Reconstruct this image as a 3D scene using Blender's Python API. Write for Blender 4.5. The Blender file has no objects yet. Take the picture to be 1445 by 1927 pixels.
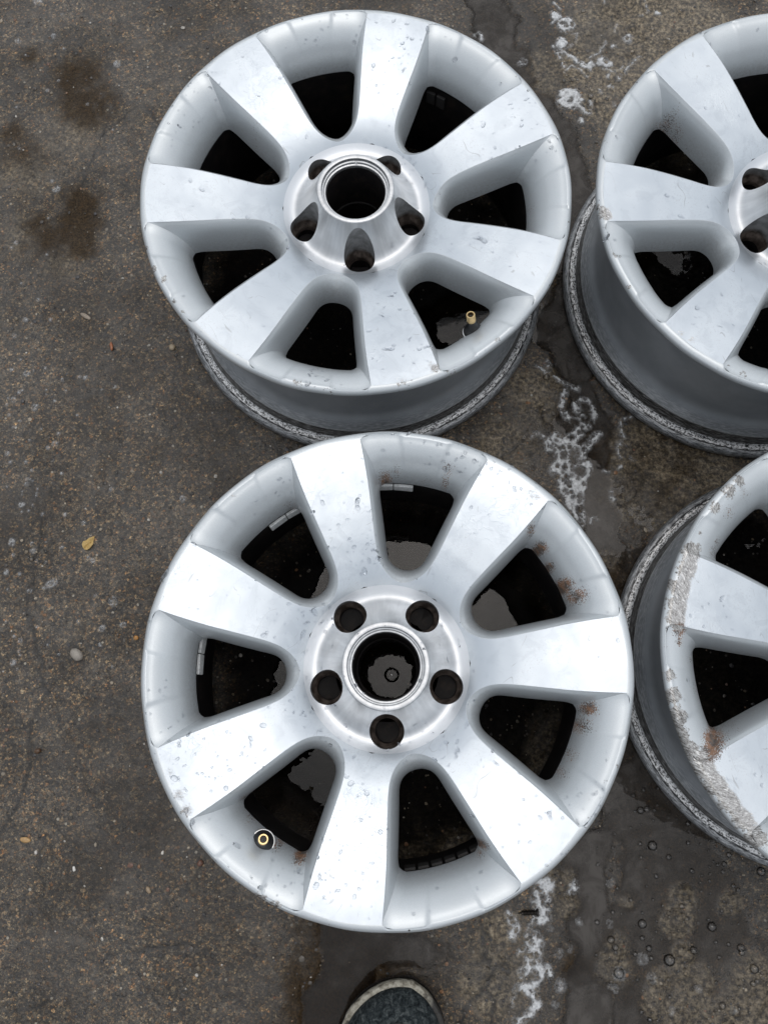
import bpy, bmesh, math, random
import numpy as np
from mathutils import Matrix, Vector

# ------------------------------------------------------------------ camera, sky, sun, exposure
SC = bpy.context.scene
COL = SC.collection
F_PX, TX, TY, CAM_H = 1566.0, 0.2205, 0.0196, 0.9488
RX = np.array([[1, 0, 0], [0, math.cos(TX), -math.sin(TX)], [0, math.sin(TX), math.cos(TX)]])
RY = np.array([[math.cos(TY), 0, math.sin(TY)], [0, 1, 0], [-math.sin(TY), 0, math.cos(TY)]])
CAM_M = RX @ RY
cam_data = bpy.data.cameras.new('camera')
cam = bpy.data.objects.new('camera', cam_data)
COL.objects.link(cam)
cam_data.sensor_fit = 'VERTICAL'
cam_data.sensor_height = 36.0
cam_data.lens = 36.0 * F_PX / 1927.0
cam_data.clip_start, cam_data.clip_end = 0.02, 300.0
m4 = Matrix.Identity(4)
for i in range(3):
    for j in range(3):
        m4[i][j] = float(CAM_M[i, j])
m4.translation = (0, 0, CAM_H)
cam.matrix_world = m4
SC.camera = cam

SUN_EL, SUN_AZ = math.radians(79), math.radians(10)     # azimuth clockwise from +Y
world = bpy.data.worlds.new('World')
SC.world = world
world.use_nodes = True
wn = world.node_tree
wn.nodes.clear()
sky = wn.nodes.new('ShaderNodeTexSky')
sky.sky_type = 'NISHITA'
sky.sun_disc = False
sky.sun_elevation = SUN_EL
sky.sun_rotation = SUN_AZ
sky.air_density, sky.dust_density, sky.ozone_density = 1.0, 6.0, 1.0
hsv = wn.nodes.new('ShaderNodeHueSaturation')            # cloud cover takes the blue out of the sky
hsv.inputs['Saturation'].default_value = 0.45
bg = wn.nodes.new('ShaderNodeBackground')
bg.inputs['Strength'].default_value = 0.06
wo = wn.nodes.new('ShaderNodeOutputWorld')
wn.links.new(sky.outputs[0], hsv.inputs['Color'])
wn.links.new(hsv.outputs[0], bg.inputs['Color'])
wn.links.new(bg.outputs[0], wo.inputs['Surface'])

sun_data = bpy.data.lights.new('sun', 'SUN')
sun_data.energy = 1.4
sun_data.angle = math.radians(150)
sun_data.color = (0.92, 0.965, 1.0)
sun = bpy.data.objects.new('sun', sun_data)
COL.objects.link(sun)
sd = Vector((math.sin(SUN_AZ) * math.cos(SUN_EL), math.cos(SUN_AZ) * math.cos(SUN_EL), math.sin(SUN_EL)))
sun.rotation_euler = sd.to_track_quat('Z', 'Y').to_euler()
sun.location = sd * 5

SC.view_settings.view_transform = 'Standard'
SC.view_settings.look = 'None'
SC.view_settings.gamma = 1
SC.view_settings.exposure = 0.22

# ------------------------------------------------------------------ helpers
RNG = np.random.default_rng(7)
random.seed(7)


def at(px, py, z=0.0):
    """point of the place, at height z, that the photograph shows at pixel (px, py)"""
    d = CAM_M @ np.array([(px - 722.5) / F_PX, -(py - 963.5) / F_PX, -1.0])
    t = (z - CAM_H) / d[2]
    return np.array([d[0] * t, d[1] * t])


def tag(o, label=None, cat=None, group=None, kind=None):
    for k, v in (('label', label), ('category', cat), ('group', group), ('kind', kind)):
        if v:
            o[k] = v
    return o


def empty(name, loc=(0, 0, 0)):
    o = bpy.data.objects.new(name, None)
    o.empty_display_size = 0.05
    COL.objects.link(o)
    o.location = loc
    return o


def mesh_obj(name, verts, faces, mats, parent=None, fmat=None, smooth=True, attrs=None, loc=None):
    me = bpy.data.meshes.new(name)
    me.from_pydata([tuple(map(float, v)) for v in verts], [], faces)
    for m in (mats if isinstance(mats, (list, tuple)) else [mats]):
        me.materials.append(m)
    if fmat is not None:
        me.polygons.foreach_set('material_index', np.asarray(fmat, dtype=np.int32))
    me.polygons.foreach_set('use_smooth', np.full(len(me.polygons), smooth, dtype=bool))
    for k, a in (attrs or {}).items():
        a = np.asarray(a, dtype=np.float32)
        if a.ndim == 1:
            at_ = me.attributes.new(k, 'FLOAT', 'POINT')
            at_.data.foreach_set('value', a)
        else:
            at_ = me.attributes.new(k, 'FLOAT_COLOR', 'POINT')
            at_.data.foreach_set('color', np.c_[a, np.ones(len(a))].astype(np.float32).ravel())
    me.update()
    o = bpy.data.objects.new(name, me)
    COL.objects.link(o)
    if parent is not None:
        o.parent = parent
    if loc is not None:
        o.location = loc
    return o


def smooth01(a, b, x):
    t = np.clip((x - a) / (b - a), 0, 1)
    return t * t * (3 - 2 * t)


_LAT = {}


def vnoise(x, y, cell, seed):
    """value noise, 0..1"""
    if seed not in _LAT:
        _LAT[seed] = np.random.default_rng(1000 + seed).random((256, 256))
    L = _LAT[seed]
    u, v = x / cell, y / cell
    iu, iv = np.floor(u).astype(int), np.floor(v).astype(int)
    fu, fv = u - iu, v - iv
    fu, fv = fu * fu * (3 - 2 * fu), fv * fv * (3 - 2 * fv)
    g = lambda a, b: L[(iu + a) & 255, (iv + b) & 255]
    return (g(0, 0) * (1 - fu) + g(1, 0) * fu) * (1 - fv) + (g(0, 1) * (1 - fu) + g(1, 1) * fu) * fv


def fbm(x, y, cell, seed, octv=4, gain=0.5):
    s, a, n = 0, 1, 0
    for k in range(octv):
        s = s + a * vnoise(x + 3.1 * k, y - 1.7 * k, cell / 2 ** k, seed + 17 * k)
        n += a
        a *= gain
    return s / n


def seg_dist(X, Y, pts):
    """distance from the points to a polyline and the parameter along it"""
    best = np.full(np.shape(X), 1e9)
    par = np.zeros(np.shape(X))
    n = len(pts)
    if n == 1:
        return np.hypot(X - pts[0][0], Y - pts[0][1]), par
    for i in range(n - 1):
        (ax, ay), (bx, by) = pts[i], pts[i + 1]
        dx, dy = bx - ax, by - ay
        l2 = dx * dx + dy * dy + 1e-15
        t = np.clip(((X - ax) * dx + (Y - ay) * dy) / l2, 0, 1)
        d = np.hypot(X - ax - t * dx, Y - ay - t * dy)
        m = d < best
        best = np.where(m, d, best)
        par = np.where(m, (i + t) / (n - 1), par)
    return best, par


class Nodes:
    """small helper to write a node tree"""
    def __init__(self, name):
        self.m = bpy.data.materials.new(name)
        self.m.use_nodes = True
        self.t = self.m.node_tree
        self.t.nodes.clear()
        self.out = self.n('ShaderNodeOutputMaterial')

    def n(self, typ, **kw):
        nd = self.t.nodes.new(typ)
        for k, v in kw.items():
            setattr(nd, k, v)
        return nd

    def link(self, a, b):
        self.t.links.new(a, b)

    def put(self, sock, v):
        if hasattr(v, 'is_linked') or isinstance(v, bpy.types.NodeSocket):
            self.link(v, sock)
        elif isinstance(v, (tuple, list)):
            sock.default_value = tuple(v) + ((1,) if len(v) == 3 and len(sock.default_value) == 4 else ())
        else:
            sock.default_value = v

    def noise(self, vec, scale, detail=3, rough=0.55, dist=0.0):
        nd = self.n('ShaderNodeTexNoise')
        self.link(vec, nd.inputs['Vector'])
        nd.inputs['Scale'].default_value = scale
        nd.inputs['Detail'].default_value = detail
        nd.inputs['Roughness'].default_value = rough
        nd.inputs['Distortion'].default_value = dist
        return nd.outputs[0]

    def voronoi(self, vec, scale, feature='F1', out='Distance'):
        nd = self.n('ShaderNodeTexVoronoi', feature=feature)
        self.link(vec, nd.inputs['Vector'])
        nd.inputs['Scale'].default_value = scale
        return nd.outputs[out]

    def attr(self, name, out='Fac'):
        nd = self.n('ShaderNodeAttribute', attribute_name=name)
        return nd.outputs[out]

    def ramp(self, fac, stops, interp='LINEAR'):
        nd = self.n('ShaderNodeValToRGB')
        nd.color_ramp.interpolation = interp
        e = nd.color_ramp.elements
        while len(e) < len(stops):
            e.new(0.5)
        for el, (p, c) in zip(e, stops):
            el.position = p
            if not isinstance(c, (tuple, list)):
                c = (c, c, c)
            el.color = tuple(c) + (1,)
        self.put(nd.inputs[0], fac)
        return nd.outputs[0]

    def mix(self, fac, a, b, blend='MIX'):
        nd = self.n('ShaderNodeMix', data_type='RGBA', blend_type=blend)
        self.put(nd.inputs[0], fac)
        self.put(nd.inputs[6], a)
        self.put(nd.inputs[7], b)
        return nd.outputs[2]

    def math(self, op, a, b=0.5, c=None, clamp=False):
        nd = self.n('ShaderNodeMath', operation=op, use_clamp=clamp)
        self.put(nd.inputs[0], a)
        self.put(nd.inputs[1], b)
        if c is not None:
            self.put(nd.inputs[2], c)
        return nd.outputs[0]

    def mapr(self, v, a, b, c=0.0, d=1.0, smooth=True):
        nd = self.n('ShaderNodeMapRange')
        nd.interpolation_type = 'SMOOTHSTEP' if smooth else 'LINEAR'
        self.put(nd.inputs[0], v)
        for k, x in zip((1, 2, 3, 4), (a, b, c, d)):
            nd.inputs[k].default_value = x
        return nd.outputs[0]

    def bump(self, h, strength=0.3, dist=0.001, normal=None):
        nd = self.n('ShaderNodeBump')
        nd.inputs['Strength'].default_value = strength
        nd.inputs['Distance'].default_value = dist
        self.put(nd.inputs['Height'], h)
        if normal is not None:
            self.link(normal, nd.inputs['Normal'])
        return nd.outputs[0]

    def bsdf(self, **kw):
        nd = self.n('ShaderNodeBsdfPrincipled')
        for k, v in kw.items():
            self.put(nd.inputs[k.replace('_', ' ')], v)
        return nd

    def done(self, shader):
        self.link(shader, self.out.inputs['Surface'])
        return self.m


def flat(name, col, rough=0.5, metal=0.0, bump=None, **kw):
    N = Nodes(name)
    co = N.n('ShaderNodeTexCoord').outputs['Object']
    nz = N.noise(co, bump[0] if bump else 400, 4)
    c = N.mix(N.mapr(nz, .3, .7), tuple(x * .82 for x in col), tuple(min(1, x * 1.12) for x in col))
    b = N.bsdf(Base_Color=c, Roughness=rough, Metallic=metal, **kw)
    if bump:
        N.link(N.bump(nz, bump[1], bump[2]), b.inputs['Normal'])
    return N.done(b.outputs[0])


# ------------------------------------------------------------------ materials of the wheels
def scrape(N, co):
    """scratches running across the lip, as a kerb leaves them"""
    sx = N.n('ShaderNodeSeparateXYZ')
    N.link(co, sx.inputs[0])
    r = N.math('SQRT', N.math('ADD', N.math('MULTIPLY', sx.outputs[0], sx.outputs[0]), N.math('MULTIPLY', sx.outputs[1], sx.outputs[1])))
    ang = N.math('ADD', N.math('ARCTAN2', sx.outputs[1], sx.outputs[0]), N.math('MULTIPLY', r, 5.0))
    cb = N.n('ShaderNodeCombineXYZ')
    N.put(cb.inputs[0], N.math('MULTIPLY', N.math('COSINE', ang), 120))
    N.put(cb.inputs[1], N.math('MULTIPLY', N.math('SINE', ang), 120))
    N.put(cb.inputs[2], N.math('MULTIPLY', r, 260))
    a = N.noise(cb.outputs[0], 1, 4, .66, 1.6)
    return N.math('ADD', N.math('MULTIPLY', a, .68), N.math('MULTIPLY', N.noise(co, 330, 5, .72, .8), .32))


def mat_face():
    """machined, lacquered aluminium of the spoke faces"""
    N = Nodes('machined_aluminium')
    co = N.n('ShaderNodeTexCoord').outputs['Object']
    stain, rash = N.attr('stain'), N.attr('rash')
    big = N.noise(co, 22, 3, .5, .4)
    film = N.noise(co, 85, 4, .55, 1.2)                   # thin film of water drying on the lacquer
    fine = N.noise(co, 1500, 2)
    dots = N.voronoi(co, 260)
    base = N.mix(N.mapr(big, .35, .65), (.565, .615, .665), (.635, .685, .73))
    speck = N.math('MULTIPLY', N.mapr(dots, .085, .045), N.mapr(N.noise(co, 60, 2), .58, .68))
    base = N.mix(N.math('MULTIPLY', speck, .85), base, (.10, .09, .08))
    dull = N.mapr(N.noise(co, 48, 5, .68, .8), .50, .62)
    base = N.mix(N.math('MULTIPLY', dull, .30), base, (.455, .50, .55))
    spots = N.mapr(N.noise(co, 620, 3, .6), .57, .66)
    base = N.mix(N.math('MULTIPLY', N.math('MULTIPLY', spots, N.mapr(big, .42, .60)), .45), base, (.50, .52, .55))
    def hair(sc, seed, th):
        mp = N.n('ShaderNodeMapping')
        N.link(co, mp.inputs[0])
        mp.inputs['Location'].default_value = (seed, seed * .7, 0)
        mp.inputs['Rotation'].default_value = (0, 0, seed * 2.3)
        mp.inputs['Scale'].default_value = (1, 3.2, 1)
        q = N.noise(mp.outputs[0], sc, 1, .4, .3)
        line = N.mapr(N.math('ABSOLUTE', N.math('SUBTRACT', q, .5)), th, th * .3)
        return N.math('MULTIPLY', line, N.mapr(N.noise(mp.outputs[0], sc * 1.7, 1), .60, .68))
    sc_ = N.math('MAXIMUM', hair(16, 1.3, .006), hair(22, 4.1, .006))
    base = N.mix(N.math('MULTIPLY', sc_, .55), base, (.33, .34, .35))
    # scuffed metal where the kerb took the lacquer off
    scr = scrape(N, co)
    rm = N.mapr(N.math('ADD', rash, N.math('MULTIPLY', N.math('SUBTRACT', scr, .5), 1.5)), .46, .60)
    base = N.mix(rm, base, N.ramp(scr, [(.38, (.12, .115, .11)), (.45, (.34, .335, .33)), (.54, (.50, .50, .50)), (.62, (.86, .86, .86))]))
    sm = N.mapr(N.math('ADD', stain, N.math('MULTIPLY', N.math('SUBTRACT', N.noise(co, 900, 3, .6), .5), 1.6)), .50, .62)
    base = N.mix(N.math('MULTIPLY', sm, .85), base, (.10, .05, .025))
    rough = N.math('ADD', N.mapr(film, .40, .66, .31, .28), N.math('MULTIPLY', rm, .22))
    b = N.bsdf(Base_Color=base, Metallic=.80, Roughness=N.math('ADD', rough, .08), Coat_Weight=.35, Coat_Roughness=.06, Coat_IOR=1.45)
    ridge = N.mapr(N.math('ABSOLUTE', N.math('SUBTRACT', film, .52)), .0, .03, 1.0, 0.0)
    wetm = N.mapr(N.noise(co, 14, 2), .52, .66)
    h = N.math('ADD', N.math('MULTIPLY', ridge, N.math('MULTIPLY', wetm, .45)), N.math('MULTIPLY', fine, .06))
    h = N.math('ADD', h, N.math('MULTIPLY', N.noise(co, 210, 4, .6), .22))
    h = N.math('ADD', h, N.math('MULTIPLY', N.math('MULTIPLY', rm, scr), 1.1))
    N.link(N.bump(h, .30, .0004), b.inputs['Normal'])
    return N.done(b.outputs[0])


def mat_silver():
    """silver wheel paint with metal flake, brake dust and kerb rash"""
    N = Nodes('silver_wheel_paint')
    co = N.n('ShaderNodeTexCoord').outputs['Object']
    stain, rash, dust = N.attr('stain'), N.attr('rash'), N.attr('dust')
    flake = N.noise(co, 2600, 2, .7)
    big = N.noise(co, 30, 3)
    base = N.mix(N.mapr(flake, .3, .7), (.54, .58, .605), (.68, .72, .745))
    base = N.mix(N.mapr(big, .3, .7, 0, .25), base, (.58, .605, .62))
    dn = N.noise(co, 350, 4, .65)
    dm = N.math('MULTIPLY', dust, N.mapr(dn, .30, .75))
    base = N.mix(dm, base, (.20, .165, .135))
    spn = N.noise(co, 760, 4, .66)
    sm = N.mapr(N.math('ADD', stain, N.math('MULTIPLY', N.math('SUBTRACT', spn, .5), 2.2)), .52, .66)
    base = N.mix(N.math('MULTIPLY', sm, .9), base, N.mix(N.mapr(N.noise(co, 120, 2), .4, .6), (.05, .026, .012), (.21, .088, .026)))
    scr = scrape(N, co)
    rm = N.mapr(N.math('ADD', rash, N.math('MULTIPLY', N.math('SUBTRACT', N.noise(co, 260, 4, .65), .5), 1.1)), .48, .55)
    base = N.mix(rm, base, N.ramp(scr, [(.40, (.06, .052, .045)), (.46, (.24, .23, .22)), (.54, (.46, .46, .45)), (.64, (.82, .82, .81))]))
    nick = N.math('MULTIPLY', N.mapr(N.voronoi(co, 150), .16, .10), N.mapr(N.noise(co, 45, 2), .60, .66))
    nick = N.math('MULTIPLY', nick, N.attr('edge'))
    base = N.mix(nick, base, (.05, .045, .045))
    metal = N.math('SUBTRACT', .54, N.math('MULTIPLY', N.math('MAXIMUM', dm, sm), .5))
    b = N.bsdf(Base_Color=base, Metallic=metal, Roughness=N.mapr(flake, .3, .7, .36, .50),
               Coat_Weight=.5, Coat_Roughness=.12, Coat_IOR=1.45)
    h = N.math('ADD', N.math('MULTIPLY', flake, .14), N.math('MULTIPLY', N.math('MULTIPLY', rm, scr), 1.3))
    N.link(N.bump(h, .5, .0004), b.inputs['Normal'])
    return N.done(b.outputs[0])


def mat_hub():
    """bare turned aluminium round the bore"""
    N = Nodes('turned_aluminium')
    co = N.n('ShaderNodeTexCoord').outputs['Object']
    sx = N.n('ShaderNodeSeparateXYZ')
    N.link(co, sx.inputs[0])
    ang = N.math('ARCTAN2', sx.outputs[1], sx.outputs[0])
    cb = N.n('ShaderNodeCombineXYZ')
    N.put(cb.inputs[0], N.math('COSINE', ang)); N.put(cb.inputs[1], N.math('SINE', ang))
    N.put(cb.inputs[2], N.math('MULTIPLY', sx.outputs[2], 3.0))
    rad = N.noise(cb.outputs[0], 9, 4, .6)
    big = N.noise(co, 40, 3)
    base = N.mix(N.mapr(rad, .35, .7), (.58, .595, .61), (.68, .695, .71))
    base = N.mix(N.mapr(big, .42, .7, 0, .35), base, (.44, .445, .445))
    rad_ = N.math('SQRT', N.math('ADD', N.math('MULTIPLY', sx.outputs[0], sx.outputs[0]), N.math('MULTIPLY', sx.outputs[1], sx.outputs[1])))
    base = N.mix(N.mapr(rad_, .0605, .0735), base, (.755, .785, .82))
    b = N.bsdf(Base_Color=base, Metallic=1.0, Roughness=N.mapr(big, .3, .7, .42, .50), Coat_Weight=.2, Coat_Roughness=.1)
    N.link(N.bump(N.math('ADD', N.noise(co, 260, 3), N.math('MULTIPLY', rad, .4)), .18, .0004), b.inputs['Normal'])
    return N.done(b.outputs[0])


def mat_barrel():
    """dull grey barrel; the bead seat scraped white and black by tyre fitting"""
    N = Nodes('barrel_paint')
    co = N.n('ShaderNodeTexCoord').outputs['Object']
    sx = N.n('ShaderNodeSeparateXYZ')
    N.link(co, sx.inputs[0])
    ang = N.math('ARCTAN2', sx.outputs[1], sx.outputs[0])
    def ring(ka, kz):
        cb = N.n('ShaderNodeCombineXYZ')
        N.put(cb.inputs[0], N.math('MULTIPLY', N.math('COSINE', ang), ka))
        N.put(cb.inputs[1], N.math('MULTIPLY', N.math('SINE', ang), ka))
        N.put(cb.inputs[2], N.math('MULTIPLY', sx.outputs[2], kz))
        return cb.outputs[0]
    rr = N.math('SQRT', N.math('ADD', N.math('MULTIPLY', sx.outputs[0], sx.outputs[0]), N.math('MULTIPLY', sx.outputs[1], sx.outputs[1])))
    zr = N.math('SUBTRACT', sx.outputs[2], rr)
    def ring2(ka, kz):
        cb = N.n('ShaderNodeCombineXYZ')
        N.put(cb.inputs[0], N.math('MULTIPLY', N.math('COSINE', ang), ka))
        N.put(cb.inputs[1], N.math('MULTIPLY', N.math('SINE', ang), ka))
        N.put(cb.inputs[2], N.math('MULTIPLY', zr, kz))
        return cb.outputs[0]
    streak = N.noise(ring2(26, 700), 1, 3, .6)
    chips = N.noise(ring2(85, 520), 1, 4, .68)
    big = N.noise(co, 26, 4)
    z = sx.outputs[2]
    base = N.mix(N.mapr(big, .3, .7), (.35, .375, .40), (.43, .455, .48))
    spots = N.mapr(N.noise(co, 520, 2), .66, .72)
    base = N.mix(N.math('MULTIPLY', spots, .35), base, (.40, .41, .42))
    up_ = N.math('MULTIPLY', N.mapr(z, .047, .038), .60)
    base = N.mix(up_, base, N.ramp(streak, [(.38, (.05, .049, .047)), (.52, (.16, .16, .16)), (.64, (.32, .32, .32))]))
    ridge = N.math('MULTIPLY', N.mapr(N.math('ABSOLUTE', N.math('SUBTRACT', z, .0342)), .0018, .0005), N.mapr(chips, .40, .52))
    base = N.mix(ridge, base, (.46, .46, .45))
    seatm = N.math('MULTIPLY', N.mapr(z, .0325, .0310), N.mapr(z, .0175, .0185))
    white = N.ramp(N.math('ADD', N.math('MULTIPLY', streak, .35), N.math('MULTIPLY', chips, .65)), [(.41, (.010, .010, .010)), (.46, (.07, .07, .07)), (.485, (.42, .42, .42)), (.55, (.74, .74, .74))])
    base = N.mix(seatm, base, N.ramp(streak, [(.36, (.02, .019, .018)), (.48, (.075, .07, .065)), (.58, (.20, .195, .19)), (.68, (.42, .42, .41))]))
    lowz = N.mapr(z, .0182, .0174)
    low = lowz
    base = N.mix(low, base, N.ramp(streak, [(.40, (.010, .010, .011)), (.50, (.045, .046, .048)), (.62, (.17, .175, .18))]))
    fl = N.math('MULTIPLY', N.mapr(z, .0165, .0160), N.mapr(chips, .36, .44))
    base = N.mix(fl, base, N.ramp(streak, [(.36, (.09, .093, .098)), (.47, (.21, .216, .222)), (.58, (.33, .34, .35)), (.70, (.55, .56, .57))]))
    inner = N.math('MULTIPLY', lowz, N.mapr(rr, .2136, .2124))
    base = N.mix(inner, base, white)
    line = N.math('MULTIPLY', lowz, N.math('MULTIPLY', N.mapr(rr, .2122, .2130), N.mapr(rr, .2150, .2142)))
    base = N.mix(N.math('MULTIPLY', line, N.mapr(streak, .62, .50)), base, (.008, .008, .009))
    seat = N.math('MAXIMUM', seatm, inner)
    b = N.bsdf(Base_Color=base, Metallic=.45, Roughness=.42, Coat_Weight=.25, Coat_Roughness=.15)
    N.link(N.bump(N.math('MULTIPLY', chips, N.math('ADD', seat, .15)), .4, .0008), b.inputs['Normal'])
    return N.done(b.outputs[0])


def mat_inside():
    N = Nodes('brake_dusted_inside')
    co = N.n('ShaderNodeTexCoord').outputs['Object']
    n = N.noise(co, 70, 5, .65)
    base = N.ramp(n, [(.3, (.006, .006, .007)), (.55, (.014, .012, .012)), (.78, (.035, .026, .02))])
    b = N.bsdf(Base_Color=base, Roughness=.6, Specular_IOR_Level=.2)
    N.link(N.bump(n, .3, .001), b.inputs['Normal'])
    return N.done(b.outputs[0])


def mat_lug():
    N = Nodes('dirty_lug_pocket')
    co = N.n('ShaderNodeTexCoord').outputs['Object']
    n = N.noise(co, 130, 4, .55)
    sx = N.n('ShaderNodeSeparateXYZ')
    N.link(co, sx.inputs[0])
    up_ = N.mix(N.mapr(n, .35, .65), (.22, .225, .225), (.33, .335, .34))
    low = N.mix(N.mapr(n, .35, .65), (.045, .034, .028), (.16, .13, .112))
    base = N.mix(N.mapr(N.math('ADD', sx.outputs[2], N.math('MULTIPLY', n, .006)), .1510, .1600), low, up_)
    b = N.bsdf(Base_Color=base, Metallic=.45, Roughness=.5)
    return N.done(b.outputs[0])


M_FACE, M_SILVER, M_HUB, M_BARREL, M_INSIDE, M_LUG = mat_face(), mat_silver(), mat_hub(), mat_barrel(), mat_inside(), mat_lug()
M_RUBBER = flat('black_rubber', (.012, .012, .013), .38)
M_BRASS = flat('brass', (.70, .52, .27), .28, 1.0)
M_STEEL = flat('steel', (.62, .62, .61), .3, 1.0)
M_WEIGHT = flat('bare_weight_metal', (.84, .85, .84), .5)
M_WEIGHT_DARK = flat('dirty_weight_metal', (.035, .033, .032), .6, .2)


def mat_drop():
    N = Nodes('water_drop')
    b = N.bsdf(Base_Color=(.97, .98, 1.0), Roughness=0.0, IOR=1.333, Transmission_Weight=1.0)
    return N.done(b.outputs[0])


M_DROP = mat_drop()

# ------------------------------------------------------------------ wheel profile (metres, wheel axis up, back flange on the ground)
RAD = 0.220
NW = 7
SEC = 2 * math.pi / NW
_pr = np.array([.0395, .0415, .0435, .0465, .0500, .0545, .0590, .0635, .0680, .0740, .0800, .0880, .1000, .1200, .1450, .1750, .2000, .2140])
_pz = np.array([.1975, .1940, .1900, .1838, .1770, .1693, .1632, .1598, .1596, .1628, .1672, .1718, .1768, .1825, .1878, .1928, .1957, .1968])
_rr = np.linspace(.0395, .214, 700)
_zz = np.interp(_rr, _pr, _pz)
for _ in range(3):
    _k = np.ones(27) / 27
    _p = np.pad(_zz, 13, mode='reflect', reflect_type='odd')
    _zz = np.convolve(_p, _k, 'valid')
_dz = np.gradient(_zz, _rr)


def ztop(r):
    return np.interp(r, _rr, _zz)


def slope(r):
    return np.interp(r, _rr, _dz)


def catmull(P, n):
    P = np.asarray(P, float)
    P = np.vstack([2 * P[0] - P[1], P, 2 * P[-1] - P[-2]])
    out = []
    for i in range(1, len(P) - 2):
        t = np.linspace(0, 1, 24, endpoint=False)[:, None]
        a, b, c, d = P[i - 1], P[i], P[i + 1], P[i + 2]
        out.append(.5 * ((2 * b) + (-a + c) * t + (2 * a - 5 * b + 4 * c - d) * t ** 2 + (-a + 3 * b - 3 * c + d) * t ** 3))
    Q = np.vstack(out + [P[-2][None]])
    s = np.r_[0, np.cumsum(np.hypot(*np.diff(Q, axis=0).T))]
    u = np.linspace(0, s[-1], n)
    return np.c_[np.interp(u, s, Q[:, 0]), np.interp(u, s, Q[:, 1])]


# half outlines of a window, x along its axis, y sideways: upper edge of the pocket, and the opening below it
UP = [(.2035, .0607), (.1820, .0525), (.1609, .0452), (.1390, .0386), (.1178, .0322), (.1060, .0282), (.0960, .0236),
      (.0885, .0178), (.0835, .0112), (.0806, .0045), (.0799, 0)]
LO = [(.1725, .0368), (.1655, .0360), (.1500, .0312), (.1340, .0262), (.1200, .0220), (.1100, .0190), (.1040, .0160),
      (.1000, .0118), (.0975, .0062), (.0967, 0)]
NH = 40
_u, _l = catmull(UP, NH), catmull(LO, NH)
SIDE_U = np.vstack([_u, (_u[::-1] * [1, -1])[1:]])          # +y corner, round the inner end, to the -y corner
SIDE_L = np.vstack([_l, (_l[::-1] * [1, -1])[1:]])
PHI_C = math.atan2(.0607, .2035)
R_C = math.hypot(.2035, .0607)


def lip_edge(phi):
    """radius of the lip's inner edge across a window; it steps in over the middle part"""
    a = np.abs(np.degrees(phi))
    e = .2160 - .0021 * smooth01(7.4, 5.4, a)
    c = math.degrees(PHI_C)
    return R_C + (e - R_C) * (1 - smooth01(c - 1.6, c, a)) ** .8


def z_lip(r):
    return .1968 - .0016 * smooth01(.2125, .2165, r)


class Part:
    def __init__(self, name, mats):
        self.name, self.mats = name, mats
        self.v, self.f, self.fm, self.top = [], [], [], []

    def grid(self, G, mat=0, top=False, close_u=False):
        G = np.asarray(G, float)
        nu, nv = G.shape[:2]
        o = len(self.v)
        self.v.extend(G.reshape(-1, 3).tolist())
        for i in range(nu if close_u else nu - 1):
            i2 = (i + 1) % nu
            for j in range(nv - 1):
                self.f.append((o + i * nv + j, o + i2 * nv + j, o + i2 * nv + j + 1, o + i * nv + j + 1))
                self.fm.append(mat)
                self.top.append(top)

    def build(self, parent, painters=None, sharp=34):
        me = bpy.data.meshes.new(self.name)
        me.from_pydata(self.v, [], self.f)
        for m in self.mats:
            me.materials.append(m)
        me.polygons.foreach_set('material_index', np.asarray(self.fm, dtype=np.int32))
        a = me.attributes.new('top', 'INT', 'FACE')
        a.data.foreach_set('value', np.asarray(self.top, dtype=np.int32))
        bm = bmesh.new()
        bm.from_mesh(me)
        bmesh.ops.remove_doubles(bm, verts=bm.verts, dist=2e-6)
        bmesh.ops.dissolve_degenerate(bm, edges=bm.edges, dist=1e-7)
        bmesh.ops.recalc_face_normals(bm, faces=bm.faces)
        lay = bm.faces.layers.int.get('top')
        tz = sum(f.normal.z * f.calc_area() for f in bm.faces if (f[lay] or not any(self.top)))
        if tz < 0:
            bmesh.ops.reverse_faces(bm, faces=bm.faces)
        for f in bm.faces:
            f.smooth = True
        for e in bm.edges:
            if len(e.link_faces) == 2:
                e.smooth = e.calc_face_angle(0) < math.radians(sharp)
        bm.to_mesh(me)
        bm.free()
        n = len(me.vertices)
        co = np.empty(n * 3)
        me.vertices.foreach_get('co', co)
        co = co.reshape(-1, 3)
        if any(self.top):
            cn = np.empty(len(me.loops) * 3, dtype=np.float32)
            me.corner_normals.foreach_get('vector', cn)
            cn = cn.reshape(-1, 3)
            lv = np.empty(len(me.loops), dtype=np.int32)
            me.loops.foreach_get('vertex_index', lv)
            tp = np.empty(len(me.polygons), dtype=np.int32)
            me.attributes['top'].data.foreach_get('value', tp)
            ls = np.empty(len(me.polygons), dtype=np.int32)
            me.polygons.foreach_get('loop_total', ls)
            lt = np.repeat(tp, ls).astype(bool)
            c = co[lv]
            r = np.hypot(c[:, 0], c[:, 1]) + 1e-9
            s = slope(r)
            nn = np.c_[-s * c[:, 0] / r, -s * c[:, 1] / r, np.ones(len(r))]
            nn /= np.linalg.norm(nn, axis=1)[:, None]
            cn[lt] = nn[lt]
            me.normals_split_custom_set(cn.tolist())
        for k, fn in (painters or {}).items():
            at_ = me.attributes.new(k, 'FLOAT', 'POINT')
            at_.data.foreach_set('value', np.asarray(fn(co), dtype=np.float32))
        o = bpy.data.objects.new(self.name, me)
        COL.objects.link(o)
        o.parent = parent
        return o, co


def polar3(r, a, z):
    return np.stack([r * np.cos(a), r * np.sin(a), z + 0 * r], -1)


def wall_profile(n, mixk=.78):
    t = np.linspace(0, 1, n)
    return (1 - mixk) * t + mixk * np.sin(t * math.pi / 2), (1 - mixk) * t + mixk * (1 - np.cos(t * math.pi / 2))


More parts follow.
